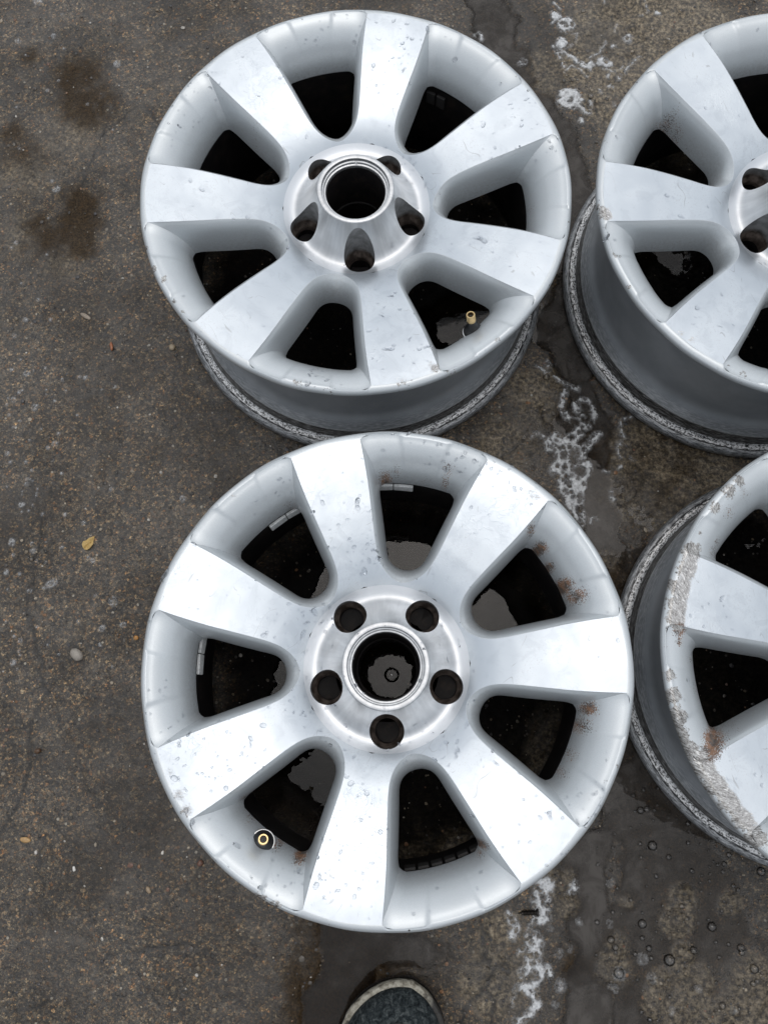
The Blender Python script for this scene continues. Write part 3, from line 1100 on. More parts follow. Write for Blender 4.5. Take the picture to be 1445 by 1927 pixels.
def build_ground():
    st = .0021
    xs = np.arange(-.60, .74, st)
    ys = np.arange(-.42, 1.02, st)
    ext = [.05, .15, .4, 1.0, 2.5, 6, 15, 40, 110]
    X = np.r_[[xs[0] - e for e in ext[::-1]], xs, [xs[-1] + e for e in ext]]
    Y = np.r_[[ys[0] - e for e in ext[::-1]], ys, [ys[-1] + e for e in ext]]
    gx, gy = np.meshgrid(X, Y, indexing='ij')
    h, rough, pud, stain, crack, wheel_shade, damp = uneven(gx, gy)  # stain: mask of the painted dark reflections
    inside = smooth01(.6, .0, np.maximum(np.maximum(xs[0] - gx, gx - xs[-1]), np.maximum(ys[0] - gy, gy - ys[-1])))
    h = h * inside
    nx, ny = len(X), len(Y)
    V = np.stack([gx, gy, h], -1).reshape(-1, 3)
    i = np.arange(nx - 1)[:, None] * ny + np.arange(ny - 1)[None]
    Fq = np.stack([i, i + ny, i + ny + 1, i + 1], -1).reshape(-1, 4)
    me = bpy.data.meshes.new('ground')
    me.vertices.add(len(V))
    me.vertices.foreach_set('co', V.ravel())
    me.loops.add(Fq.size)
    me.loops.foreach_set('vertex_index', Fq.ravel().astype(np.int32))
    me.polygons.add(len(Fq))
    me.polygons.foreach_set('loop_start', np.arange(0, Fq.size, 4, dtype=np.int32))
    me.polygons.foreach_set('use_smooth', np.ones(len(Fq), dtype=bool))
    for k, a in (('rough', rough), ('wet', damp), ('dark_reflection', stain), ('crack', crack), ('wheel_shade', wheel_shade)):
        at_ = me.attributes.new(k, 'FLOAT', 'POINT')
        at_.data.foreach_set('value', a.ravel().astype(np.float32))
    me.update(calc_edges=True)
    me.materials.append(mat_ground())
    o = bpy.data.objects.new('ground', me)
    COL.objects.link(o)
    o['kind'] = 'structure'
    # standing water, shown wherever the ground dips below its level
    wx = np.arange(-.60, .74, .0033)
    wy = np.arange(-.42, 1.02, .0033)
    g1, g2 = np.meshgrid(wx, wy, indexing='ij')
    hh, _, _, st_, _, gr_, _ = uneven(g1, g2)
    z = np.full(g1.shape, LEVEL)
    low = hh < LEVEL + .0012
    ok = low.copy()
    ok[1:] |= low[:-1]; ok[:-1] |= low[1:]; ok[:, 1:] |= low[:, :-1]; ok[:, :-1] |= low[:, 1:]
    n2 = len(wy)
    ii = np.arange(len(wx) - 1)[:, None] * n2 + np.arange(n2 - 1)[None]
    cell = ok[:-1, :-1]
    Q = np.stack([ii, ii + n2, ii + n2 + 1, ii + 1], -1)[cell]
    used, inv = np.unique(Q, return_inverse=True)
    Vw = np.stack([g1, g2, z], -1).reshape(-1, 3)[used]
    w = mesh_obj('puddle', Vw, inv.reshape(-1, 4).tolist(), mat_water(), attrs={'depth': np.clip((LEVEL - hh).ravel()[used] / .005, 0, 1), 'murk': (np.clip(1 - .85 * st_, 0, 1) * (1 - .97 * gr_)).ravel()[used]})  # murk cut where dark reflections and wheel shade are painted
    w['kind'] = 'structure'
    return o


def mat_ground():
    N = Nodes('wet_concrete')
    co = N.n('ShaderNodeTexCoord').outputs['Object']
    rough_, wet, dark_reflection, crack = N.attr('rough'), N.attr('wet'), N.attr('dark_reflection'), N.attr('crack')
    big = N.noise(co, 9, 4, .6)
    mid = N.noise(co, 60, 5, .65)
    fine = N.noise(co, 420, 4, .65)
    tiny = N.noise(co, 1300, 2, .6)
    base = N.mix(N.mapr(big, .3, .7), (.082, .0650, .0465), (.132, .107, .080))
    base = N.mix(N.mapr(mid, .38, .66, 0, .85), base, (.048, .0385, .0295))
    # sand and grit of the concrete, each grain its own tone
    def grains(sc, lo, hi, tint):
        v = N.n('ShaderNodeTexVoronoi')
        N.link(co, v.inputs['Vector'])
        v.inputs['Scale'].default_value = sc
        sp = N.n('ShaderNodeSeparateColor')
        N.link(v.outputs['Color'], sp.inputs[0])
        val = N.ramp(sp.outputs[0], [(.0, lo), (.45, .75), (.72, 1.15), (.90, (hi * .62, hi * .55, hi * .44)), (1.0, (hi, hi * .92, hi * .78))])
        t = N.ramp(sp.outputs[1], [(.0, (.86, .95, 1.06)), (.45, (1, 1, 1)), (.80, (1.12, 1.0, .86)), (.94, (1.32, .97, .68))], 'CONSTANT')
        return N.mix(tint, val, t, 'MULTIPLY'), v.outputs['Distance'], sp
    g1, d1, s1 = grains(300, .30, 3.0, .8)
    g2, d2, s2 = grains(640, .30, 2.8, .7)
    g3, d3, s3 = grains(1400, .45, 2.0, .4)
    for g_, k in ((g1, .80), (g2, .95), (g3, .8)):
        base = N.mix(k, base, g_, 'MULTIPLY')
    v1 = N.n('ShaderNodeTexVoronoi'); N.link(co, v1.inputs['Vector']); v1.inputs['Scale'].default_value = 210
    hue = N.n('ShaderNodeSeparateColor'); N.link(v1.outputs['Color'], hue.inputs[0])
    gcol = N.ramp(hue.outputs[0], [(.0, (.016, .016, .017)), (.38, (.05, .042, .034)), (.60, (.13, .105, .075)), (.80, (.19, .09, .035)), (.87, (.25, .18, .10)), (.96, (.40, .36, .29))], 'CONSTANT')
    gm = N.math('MULTIPLY', N.mapr(v1.outputs['Distance'], .40, .28), N.mapr(hue.outputs[1], .70, .74))
    base = N.mix(N.math('MULTIPLY', gm, .85), base, gcol)
    v2 = N.n('ShaderNodeTexVoronoi'); N.link(co, v2.inputs['Vector']); v2.inputs['Scale'].default_value = 110
    hue2 = N.n('ShaderNodeSeparateColor'); N.link(v2.outputs['Color'], hue2.inputs[0])
    gcol2 = N.ramp(hue2.outputs[0], [(.0, (.020, .020, .021)), (.45, (.06, .05, .04)), (.75, (.15, .105, .06)), (.92, (.26, .22, .17))], 'CONSTANT')
    gm2 = N.math('MULTIPLY', N.mapr(v2.outputs['Distance'], .30, .20), N.mapr(hue2.outputs[1], .80, .84))
    base = N.mix(N.math('MULTIPLY', gm2, .75), base, gcol2)
    # raised brown aggregate
    rb = N.ramp(N.noise(co, 210, 5, .7), [(.38, (.014, .011, .007)), (.47, (.085, .065, .040)), (.56, (.22, .172, .108)), (.68, (.42, .345, .235))])
    base = N.mix(N.mapr(rough_, .15, .45, 0, .92), base, rb)
    base = N.mix(N.math('MULTIPLY', crack, .85), base, (.010, .009, .008))
    blot = N.noise(co, 5.5, 5, .62, .5)
    base = N.mix(N.mapr(blot, .38, .52, .52, 0), base, (.026, .0205, .0155))
    base = N.mix(N.mapr(N.noise(co, 17, 5, .66, .8), .54, .68, 0, .38), base, (.105, .090, .073))
    base = N.mix(N.math('MULTIPLY', wet, .42), base, (.020, .0155, .0115))
    base = N.mix(N.mapr(dark_reflection, .0, 1.0, 0, .85), base, N.mix(N.mapr(fine, .35, .65), (.017, .0105, .005), (.058, .036, .016)))  # dark mirrored shapes painted brown into the base colour
    base = N.mix(N.math('MULTIPLY', N.attr('wheel_shade'), .95), base, (.0028, .0029, .0034))  # shade under the wheels painted over the concrete colour
    # film of water: smoother where it lies
    film = N.mapr(N.math('ADD', big, N.math('MULTIPLY', mid, .5)), .62, .86)
    rgh = N.math('SUBTRACT', .50, N.math('MULTIPLY', film, .22))
    rgh = N.math('SUBTRACT', rgh, N.math('MULTIPLY', wet, .16))
    sheen_factor = N.math('SUBTRACT', 1.0, N.math('MULTIPLY', N.attr('wheel_shade'), .92))  # sheen factor, lowered in painted wheel shade and dark reflections
    sheen_factor = N.math('MULTIPLY', sheen_factor, N.math('SUBTRACT', 1.0, N.math('MULTIPLY', dark_reflection, .75)))
    b = N.bsdf(Base_Color=base, Roughness=rgh, Specular_IOR_Level=N.math('MULTIPLY', sheen_factor, N.math('SUBTRACT', .5, N.math('MULTIPLY', wet, .2))), Coat_Weight=N.math('MULTIPLY', sheen_factor, N.math('MAXIMUM', N.math('ADD', .30, N.math('MULTIPLY', film, .6)), wet)), Coat_Roughness=N.math('SUBTRACT', .18, N.math('MULTIPLY', wet, .11)), Coat_IOR=1.36)
    h = N.math('ADD', N.math('MULTIPLY', fine, 1.0), N.math('MULTIPLY', tiny, .35))
    h = N.math('ADD', h, N.math('MULTIPLY', gm, .35))
    h = N.math('ADD', h, N.math('MULTIPLY', gm2, .8))
    h = N.math('SUBTRACT', h, N.math('MULTIPLY', N.mapr(N.voronoi(co, 95), .16, .06), N.mapr(mid, .5, .6)))
    h = N.math('ADD', h, N.math('MULTIPLY', s1.outputs[0], .5))
    h = N.math('ADD', h, N.math('MULTIPLY', s2.outputs[0], .35))
    N.link(N.bump(h, .8, .0016), b.inputs['Normal'])
    N.link(N.bump(h, .5, .0012), b.inputs['Coat Normal'])
    return N.done(b.outputs[0])


def mat_water():
    N = Nodes('soapy_water')
    co = N.n('ShaderNodeTexCoord').outputs['Object']
    swirl = N.noise(co, 26, 5, .6, 2.5)
    tr = N.n('ShaderNodeBsdfTransparent')
    N.put(tr.inputs[0], N.mix(N.mapr(N.attr('depth'), .0, .5), (1, 1, 1), (.58, .52, .44)))
    df = N.n('ShaderNodeBsdfDiffuse')
    N.put(df.inputs[0], N.mix(N.mapr(swirl, .40, .62), (.062, .055, .049), (.100, .091, .083)))
    mx = N.n('ShaderNodeMixShader')
    N.put(mx.inputs[0], N.math('MULTIPLY', N.mapr(N.noise(co, 12, 4, .6, 1.0),   .35, .62, .40, .80), N.math('MULTIPLY', N.mapr(N.attr('depth'), .0, .8), N.attr('murk'))))
    N.link(tr.outputs[0], mx.inputs[1]); N.link(df.outputs[0], mx.inputs[2])
    gl = N.n('ShaderNodeBsdfGlossy')
    gl.inputs['Roughness'].default_value = .02
    bmp = N.bump(N.noise(co, 55, 2), .12, .002)
    N.link(bmp, gl.inputs['Normal'])
    fr = N.n('ShaderNodeFresnel')
    fr.inputs['IOR'].default_value = 1.34
    N.link(bmp, fr.inputs['Normal'])
    m2 = N.n('ShaderNodeMixShader')
    N.link(fr.outputs[0], m2.inputs[0]); N.link(mx.outputs[0], m2.inputs[1]); N.link(gl.outputs[0], m2.inputs[2])
    return N.done(m2.outputs[0])


build_ground()

# ------------------------------------------------------------------ the four wheels
W3_STAIN = [(725, 897, 7, .75), (745, 885, 6, .5), (843, 885, 6, .6), (838, 905, 5, .6), (800, 905, 7, .4), (545, 950, 7, .5), (500, 1000, 8, .45), (470, 1030, 7, .55),
            (372, 1230, 7, .55), (372, 1280, 7, .5), (380, 1330, 7, .5), (995, 1000, 5, .9), (1018, 1030, 6, .95), (1036, 1064, 5, .9), (1062, 1102, 8, .95), (1085, 1122, 8, .8), (1050, 1140, 6, .4),
            (1108, 1333, 6, .95), (1095, 1365, 9, .65), (1075, 1420, 8, .5), (1060, 1455, 7, .5), (455, 1508, 5, .6), (470, 1540, 7, .55), (520, 1592, 6, .6), (562, 1614, 6, .95), (908, 1590, 5, .95), (905, 1610, 4, .6), (880, 1612, 6, .3)]
W3_RASH = [(340, 1495, 7, .62), (352, 1525, 7, .66), (322, 1450, 5, .55), (490, 1690, 8, .6), (515, 1705, 8, .6), (310, 1160, 3, .5), (940, 890, 6, .5), (1000, 930, 8, .55), (1010, 938, 6, .55), (440, 935, 5, .5), (1160, 1440, 5, .5), (1140, 1470, 4, .5)]
W1_STAIN = [(480, 250, 9, .35), (405, 300, 8, .35), (590, 140, 9, .3), (1000, 380, 7, .35), (810, 165, 5, .4)]
W1_RASH = [(292, 510, 6, .66), (312, 530, 6, .66), (275, 470, 5, .55), (330, 570, 6, .5), (345, 590, 6, .55), (818, 694, 5, .9), (808, 685, 4, .8), (760, 722, 12, .5), (560, 722, 9, .52), (935, 640, 7, .52), (850, 700, 9, .5), (620, 735, 9, .48), (830, 190, 3, .4)]
W2_STAIN = [(1258, 222, 9, .75), (1275, 238, 8, .8), (1295, 260, 8, .8), (1315, 285, 8, .8), (1340, 305, 6, .7), (1245, 225, 6, .7), (1240, 460, 8, .55), (1290, 452, 8, .55), (1320, 455, 7, .5), (1210, 480, 6, .3)]
W2_RASH = [(1137, 400, 6, 1.0), (1143, 408, 5, .9), (1128, 390, 5, .7), (1160, 480, 6, .55), (1185, 540, 6, .5), (1280, 628, 6, .58), (1300, 640, 6, .58), (1400, 705, 10, .55), (1140, 265, 4, .5), (1180, 185, 5, .45), (1370, 690, 6, .5)]
W4_STAIN = [(1267, 1187, 6, .95), (1268, 1210, 4, .8), (1335, 1392, 9, 1.0), (1325, 1412, 8, 1.0), (1350, 1375, 8, .8), (1340, 1040, 8, .5), (1360, 970, 8, .45), (1390, 935, 8, .4), (1300, 1240, 8, .4), (1310, 1300, 8, .4), (1380, 1365, 8, .4), (1345, 1020, 5, .6)]
W4_RASH = [(1390, 905, 7, .7), (1370, 925, 8, .75), (1345, 955, 7, .7), (1318, 1000, 5, .6), (1303, 1040, 10, 1.0), (1300, 1075, 12, 1.0), (1290, 1110, 12, 1.0), (1282, 1140, 12, 1.0), (1278, 1165, 11, 1.0), (1262, 1100, 6, .8),
           (1262, 1270, 6, .8), (1268, 1310, 8, .9), (1275, 1350, 9, 1.0), (1283, 1385, 8, 1.0), (1300, 1415, 9, 1.0), (1325, 1440, 11, 1.0), (1350, 1475, 11, 1.0), (1375, 1505, 11, 1.0), (1400, 1540, 10, 1.0), (1425, 1575, 10, .9), (1255, 1215, 4, .5)]

W1 = wheel('silver alloy wheel in full view, its brass valve tip standing in a lower right window',
           -.0479, .5037, -.0038, -.0120, math.radians(129.6), W1_STAIN, W1_RASH, dust=.25, weights=[(812, 190, 2, True, .138)], drops=620, wetter=[(750, 100, 60, 6), (930, 230, 70, 5), (720, 540, 45, 6), (880, 190, 40, 3)], seed=1, streak=.45, edge=.45)
W2 = wheel('silver alloy wheel cut off by the right edge, above the badly kerbed one',
           .4204, .4955, -.0017, .0110, math.radians(24.1 + 5 * 360 / 7), W2_STAIN, W2_RASH, dust=.3, valve=-2, drops=330, wetter=[(1320, 600, 50, 6), (1330, 80, 30, 3)], seed=2, streak=.35, edge=.5)
W3 = wheel('silver alloy wheel nearest the shoe, seen from straight above with rust speckles round its windows',
           -.0127, .0279, -.0011, .0005, math.radians(54.5), W3_STAIN, W3_RASH, dust=.35,
           weights=[(740, 912, 2, False, .140), (541, 974, 2, False, .140), (381, 1230, 2, False, .140), (830, 1606, 6, True, .138)], drops=1250, wetter=[(695, 1030, 34, 22), (700, 985, 30, 14), (600, 1030, 30, 9), (620, 1640, 70, 5), (420, 1430, 70, 4), (520, 1640, 70, 3), (1000, 1540, 70, 4), (420, 1100, 60, 2)], seed=3, streak=.5, edge=.5)
W4 = wheel('badly kerbed alloy wheel, its lip scraped to bare metal with orange rust stains',
           .4563, .0383, .0100, .0164, math.radians(8.4 + 2 * 360 / 7), W4_STAIN, W4_RASH, dust=.4, weights=[(1400, 990, 4, False, .140)], drops=330, wetter=[(1420, 1430, 60, 4)], seed=4, streak=.4, edge=.8)


# ------------------------------------------------------------------ soap foam
def zp(off, sc, pts):
    return [(off[0] + x / sc, off[1] + y / sc) for x, y in pts]


def mat_foam(name='soap_foam', cover=.86, lo=.42):
    N = Nodes(name)
    co = N.n('ShaderNodeTexCoord').outputs['Object']
    n = N.noise(co, 900, 3, .6)
    cells = N.voronoi(co, 1100)
    d = N.attr('dens')
    df = N.bsdf(Base_Color=N.mix(N.mapr(n, .35, .65), (.68, .70, .72), (.88, .90, .92)), Roughness=.35)
    N.link(N.bump(cells, .5, .0006), df.inputs['Normal'])
    tr = N.n('ShaderNodeBsdfTransparent')
    mx = N.n('ShaderNodeMixShader')
    a = N.math('MULTIPLY', N.mapr(d, .0, .75, .10, cover), N.mapr(N.noise(co, 300, 4, .65), .28, .60, lo, 1.0), clamp=True)
    a = N.math('MULTIPLY', a, N.mapr(N.noise(co, 85, 4, .62, .6), .34, .50, .62, 1.0))
    N.link(a, mx.inputs[0]); N.link(tr.outputs[0], mx.inputs[1]); N.link(df.outputs[0], mx.inputs[2])
    return N.done(mx.outputs[0])


M_FOAM = mat_foam()
M_FOAM_THIN = mat_foam('thin_soap_foam', .36, .30)


def foam(name, strokes, seed, holes=60, big=(), step=.00085, amp=.0065, thin=.0062, mat=None):
    """strokes: (pixel polyline, width in px of the photograph)"""
    rg = np.random.default_rng(seed)
    SX = [(px_line(p), w * .88 / 1500) for p, w in strokes]
    allp = np.array([q for p, _ in SX for q in p])
    mw = max(w for _, w in SX) + .012
    x = np.arange(allp[:, 0].min() - mw, allp[:, 0].max() + mw, step)
    y = np.arange(allp[:, 1].min() - mw, allp[:, 1].max() + mw, step)
    gx, gy = np.meshgrid(x, y, indexing='ij')
    wx = gx + (fbm(gx, gy, .009, 90 + seed, 3) - .5) * amp
    wy = gy + (fbm(gx, gy, .009, 95 + seed, 3) - .5) * amp
    f = np.full(gx.shape, -1.0)
    for p, w in SX:
        d, _ = seg_dist(wx, wy, p)
        f = np.maximum(f, w - d)
    f += (fbm(gx, gy, .004, 99 + seed, 3) - .5) * .0016
    for px, py, rp in big:
        c = at(px, py)
        f = np.minimum(f, np.hypot(gx - c[0], gy - c[1]) - rp / 1500)
    ins = np.argwhere(f > .0010)
    if len(ins):
        for q in range(int(holes * .8)):
            i, j = ins[rg.integers(len(ins))]
            r = float(np.clip(rg.lognormal(math.log(.00046), .50), .0003, .0024))
            if f[i, j] < r * .8:
                continue
            d = np.hypot(gx - gx[i, j], gy - gy[i, j])
            f = np.minimum(f, (d - r) * 1.0)
    lace = fbm(gx, gy, .0024, 55 + seed, 3, .6)
    f = np.where(f < thin * .55, f - smooth01(.54, .70, lace) * thin * .55, f)
    dens = np.clip(f / thin, 0, 1)
    top = np.maximum(uneven(gx, gy)[0], LEVEL) + .0005 + .0024 * np.sqrt(np.clip(f, 0, .008) / .008) + (fbm(gx, gy, .0025, 77 + seed, 2) - .5) * .0008 * dens
    ok = f > 0
    cell = ok[:-1, :-1] | ok[1:, :-1] | ok[1:, 1:] | ok[:-1, 1:]
    n2 = len(y)
    ii = np.arange(len(x) - 1)[:, None] * n2 + np.arange(n2 - 1)[None]
    Q = np.stack([ii, ii + n2, ii + n2 + 1, ii + 1], -1)[cell]
    used, inv = np.unique(Q, return_inverse=True)
    V = np.stack([gx, gy, top], -1).reshape(-1, 3)[used]
    o = mesh_obj(name, V, inv.reshape(-1, 4).tolist(), mat or M_FOAM, attrs={'dens': dens.ravel()[used]})
    o['kind'] = 'stuff'
    return o


ZA = lambda *p: zp((980, 680), 6.023, p)
ZB = lambda *p: zp((880, 0), 4.014, p)
ZC = lambda *p: zp((900, 1650), 2.651, p)
foam('foam', [
    (ZA((380, 190), (470, 240), (560, 290), (650, 310)), 6), (ZA((500, 340), (460, 430), (470, 540), (540, 640), (640, 680), (700, 720)), 9),
    (ZA((700, 620), (640, 540), (620, 470), (680, 420), (760, 440), (810, 520), (835, 600), (820, 680), (760, 740)), 7.5), (ZA((380, 850), (460, 900), (560, 890), (640, 800), (690, 740)), 13),
    (ZA((310, 900), (380, 980), (520, 1020), (640, 1010), (760, 960), (830, 860), (880, 830)), 9), (ZA((540, 1070), (600, 1070)), 28), (ZA((430, 1230), (560, 1200), (700, 1200)), 22),
    (ZA((540, 1300), (570, 1310)), 32), (ZA((550, 1420), (580, 1430)), 29), (ZA((600, 1560), (610, 1590)), 22), (ZA((640, 1700), (660, 1740)), 16), (ZA((690, 1820), (690, 1850)), 10),
    (ZA((130, 840), (200, 820)), 6), (ZA((250, 850), (290, 1000), (360, 1000)), 6), (ZA((290, 20), (310, 40)), 9), (ZA((200, 60), (270, 90), (290, 140)), 6), (ZA((570, 300), (640, 340), (660, 290)), 5)], 1, 95, big=[(x / 6.023 + 980, y / 6.023 + 680, r) for x, y, r in [(597, 1035, 4.5), (572, 1080, 3.2), (606, 1122, 5), (635, 1076, 2.5), (645, 1042, 2.2), (577, 855, 3.2), (460, 840, 2.6), (512, 1308, 2.5), (680, 1250, 7), (650, 1230, 5), (660, 1680, 5), (690, 1660, 4), (800, 690, 3.5), (600, 680, 6), (630, 690, 5), (710, 660, 4), (400, 1310, 3.5), (480, 1075, 3)]])
foam('foam', [
    (ZA((1240, 640), (1150, 670), (1130, 760), (1160, 860)), 5), (ZA((1110, 900), (1080, 1000), (1120, 1100)), 4.5), (ZA((940, 1240), (1010, 1245)), 4), (ZA((1030, 1500), (1040, 1560)), 7),
    (ZA((790, 1830), (800, 1790), (860, 1790)), 5), (ZA((1100, 1210), (1130, 1210)), 5), (ZA((1230, 1100), (1290, 1120)), 4)], 2, 10)
foam('foam', [(ZB(p), w) for p, w in [((738, 195), 22), ((710, 330), 17), ((660, 130), 15), ((770, 745), 31), ((1010, 462), 14), ((1055, 492), 13), ((1090, 350), 8), ((1210, 287), 13), ((1140, 595), 9),
    ((1075, 655), 9), ((415, 465), 12), ((855, 915), 9), ((930, 495), 13), ((1430, 100), 10), ((1000, 695), 7), ((1048, 585), 6), ((1105, 790), 8)]] +
    [(ZB((690, 380), (760, 420), (830, 460), (890, 500)), 9), (ZB((730, 540), (790, 500), (850, 520), (890, 580)), 5), (ZB((640, 350), (690, 420), (730, 500)), 6), (ZB((910, 440), (980, 410), (1040, 330)), 4.5),
     (ZB((840, 790), (870, 850), (915, 850), (915, 770)), 6), (ZB((1300, 430), (1230, 490), (1190, 560)), 5), (ZB((1000, 520), (1080, 550), (1170, 520)), 4.5), (ZB((60, 260), (90, 240), (100, 290)), 6),
     (ZB((630, 100), (690, 130), (640, 180)), 5), (ZB((790, 260), (830, 250), (820, 320), (750, 350)), 3.5), (ZB((640, 20), (700, 70)), 5), (ZB((1020, 0), (1030, 30)), 3), (ZB((1110, 240), (1120, 190)), 3), (ZB((1330, 20), (1360, 90), (1300, 130)), 3.5)], 3, 60)
foam('foam', [(ZC((325, 40), (320, 100), (310, 190)), 19), (ZC((270, 200), (260, 260), (240, 290), (240, 340), (205, 370)), 6), (ZC((280, 310), (280, 380), (270, 430)), 17),
    (ZC((215, 480), (260, 430), (310, 470), (280, 545), (215, 540)), 10), (ZC((220, 555), (280, 590), (290, 640), (240, 690), (195, 720)), 9), (ZC((185, 560), (170, 640)), 4), (ZC((340, 450), (360, 480)), 8),
    (ZC((150, 180), (190, 260), (170, 300)), 9), (ZC((460, 80), (480, 40)), 8)], 4, 70)
_rg = np.random.default_rng(5)
_sp = [(ZC(p), w) for p, w in [((410, 545), 17), ((505, 228), 10), ((355, 255), 9), ((318, 298), 9), ((400, 380), 12), ((700, 485), 17), ((820, 415), 15), ((660, 190), 10), ((655, 235), 10), ((460, 365), 6), ((675, 560), 12),
       ((825, 660), 12), ((960, 670), 9), ((1265, 660), 9), ((1100, 560), 9), ((1315, 355), 11), ((380, 640), 9), ((660, 28), 11), ((865, 505), 11)]]
_sp = [(p, w * .72) for p, w in _sp[::2] + _sp[1::4]]
foam('foam', _sp, 6, 40, amp=.003, mat=M_FOAM_THIN)
_sp = []
for _ in range(110):
    py = _rg.uniform(560, 1260) if _rg.random() < .8 else _rg.uniform(20, 560)
    px = 10 + abs(_rg.normal(0, 85))
    if px < 262:
        _sp.append(([(px, py)], float(np.clip(_rg.lognormal(math.log(3.6), .36), 2.4, 9))))
_sp += [([(74, 5)], 11), ([(214, 1132)], 10), ([(92, 1101), (104, 1096)], 7), ([(221, 121)], 9), ([(107, 356)], 9), ([(35, 77)], 7), ([(24, 1020)], 8), ([(193, 1182)], 7), ([(232, 1176)], 7), ([(345, 939)], 7), ([(27, 752)], 7), ([(67, 767)], 8)]
foam('foam_specks', _sp, 7, 210, amp=.0022, thin=.0016, mat=M_FOAM_THIN)

# ------------------------------------------------------------------ grit and stones
def stone_mesh(rg, r, flatness=.6, sub=1):
    bm = bmesh.new()
    bmesh.ops.create_icosphere(bm, subdivisions=sub, radius=1)
    s = np.array([rg.uniform(.75, 1.25), rg.uniform(.75, 1.25), flatness * rg.uniform(.8, 1.2)])
    V = np.array([list(v.co) for v in bm.verts])
    V = V * (1 + rg.uniform(-.16, .16, (len(V), 1))) * s * r
    Fc = [[v.index for v in f.verts] for f in bm.faces]
    bm.free()
    a = rg.uniform(0, 6.28)
    R = np.array([[math.cos(a), -math.sin(a), 0], [math.sin(a), math.cos(a), 0], [0, 0, 1]])
    return V @ R.T, Fc


def ground_z(p):
    return float(uneven(np.array([p[0]]), np.array([p[1]]))[0][0])


def build_grit():
    N = Nodes('grit_stone')
    co = N.n('ShaderNodeTexCoord').outputs['Object']
    c = N.mix(N.mapr(N.noise(co, 700, 3), .35, .65, 0, .5), N.attr('tone', 'Color'), (.05, .042, .035))
    b = N.bsdf(Base_Color=c, Roughness=.4, Coat_Weight=.4, Coat_Roughness=.12)
    m = N.done(b.outputs[0])
    rg = np.random.default_rng(11)
    protos = [stone_mesh(rg, 1.0) for _ in range(14)]
    n = 5200
    px = rg.uniform(-20, 1465, n)
    py = rg.uniform(-20, 1947, n)
    P = np.array([at(a, b_) for a, b_ in zip(px, py)])
    h, rough, pud, stain, crack, wheel_shade, _ = uneven(P[:, 0], P[:, 1])  # stain: mask of the painted dark reflections
    pal = np.array([(.030, .030, .034), (.055, .046, .038), (.10, .085, .065), (.20, .155, .095), (.24, .115, .045), (.36, .30, .22), (.50, .47, .42), (.16, .07, .04)])
    pw = np.array([.24, .24, .18, .12, .07, .07, .05, .03])
    V, Fc, T = [], [], []
    o = 0
    for k in range(n):
        if h[k] < LEVEL + .0002 and rg.random() < .8:
            continue
        r = float(np.clip(rg.lognormal(math.log(.00098), .45), .0004, .0030))
        pv, pf = protos[rg.integers(14)]
        V.append(pv * r + [P[k, 0], P[k, 1], h[k] + r * .12])
        Fc += [[o + i for i in f] for f in pf]
        o += len(pv)
        T.append(np.repeat(pal[rg.choice(8, p=pw / pw.sum())][None] * rg.uniform(.8, 1.2), len(pv), 0))
    g = mesh_obj('grit', np.concatenate(V), Fc, m, attrs={'tone': np.concatenate(T)}, smooth=False)
    g['kind'] = 'stuff'


build_grit()


def stone(px, py, size_px, asp, rot, col, label, cat='stone', name='stone', flatness=.5, seed=0):
    rg = np.random.default_rng(300 + seed)
    V, Fc = stone_mesh(rg, 1.0, 1.0, 2)
    V = V / np.abs(V).max(0)
    r = size_px / 1500 / 2
    p = at(px, py)
    c, s = math.cos(rot), math.sin(rot)
    V = V * [r, r * asp, r * flatness * min(1, asp * 1.3)]
    V = V @ np.array([[c, s, 0], [-s, c, 0], [0, 0, 1]])
    m = flat('stone_' + label.split()[0], col, .45, 0, (600, .4, .0006), Coat_Weight=.3)
    o = mesh_obj(name, V, Fc, m, loc=(p[0], p[1], ground_z(p) + r * flatness * .3))
    return tag(o, label, cat)


stone(146, 1232, 27, .72, -.7, (.30, .27, .235), 'pale grey angular stone at the fork of a crack in the concrete', seed=1)
stone(325, 654, 13, .95, .3, (.34, .27, .18), 'round tan pebble left of the rim of the upper wheel', 'pebble', 'pebble', seed=2)
stone(211, 653, 19, .32, 1.75, (.30, .10, .035), 'thin orange sliver of brick lying on the concrete', 'brick chip', 'brick_chip', seed=3)
stone(257, 1200, 9, .9, .1, (.42, .20, .05), 'small square ochre chip close to the left rim of the nearest wheel', 'chip', 'chip', seed=4)
stone(73, 1413, 12, .8, .2, (.09, .045, .02), 'dark rust-brown pebble beside the crack at lower left', 'pebble', 'pebble', .8, seed=5)
stone(378, 1624, 12, .9, .4, (.15, .075, .05), 'round reddish pebble below the valve side of the nearest wheel', 'pebble', 'pebble', .9, seed=6)
stone(48, 1580, 20, .5, -.1, (.42, .26, .11), 'flat yellow-tan flake beside the crack at the left edge', 'stone flake', 'stone_flake', .3, seed=7)
stone(140, 1635, 9, .6, 1.9, (.68, .66, .62), 'white oval pebble alone on the concrete at lower left', 'pebble', 'pebble', seed=8)
stone(307, 1604, 7, .7, 1.2, (.70, .66, .60), 'tiny white pebble just outside the rim of the nearest wheel', 'pebble', 'pebble', .8, seed=9)
stone(69, 1604, 7, .9, 1.2, (.62, .58, .54), 'small cream pebble below the yellow-tan flake', 'pebble', 'pebble', .8, seed=10)
stone(162, 596, 27, .34, -.55, (.27, .22, .17), 'pale beige splinter of stone pointing at the upper wheel', 'stone splinter', 'stone_splinter', .4, seed=11)
stone(1127, 832, 22, .8, .4, (.22, .17, .13), 'brown stone ringed by white foam', 'stone', 'stone', .6, seed=12)
stone(280, 1675, 13, .6, -1.2, (.30, .22, .14), 'long tan pebble on the dark wet patch at lower left', 'pebble', 'pebble', .5, seed=13)


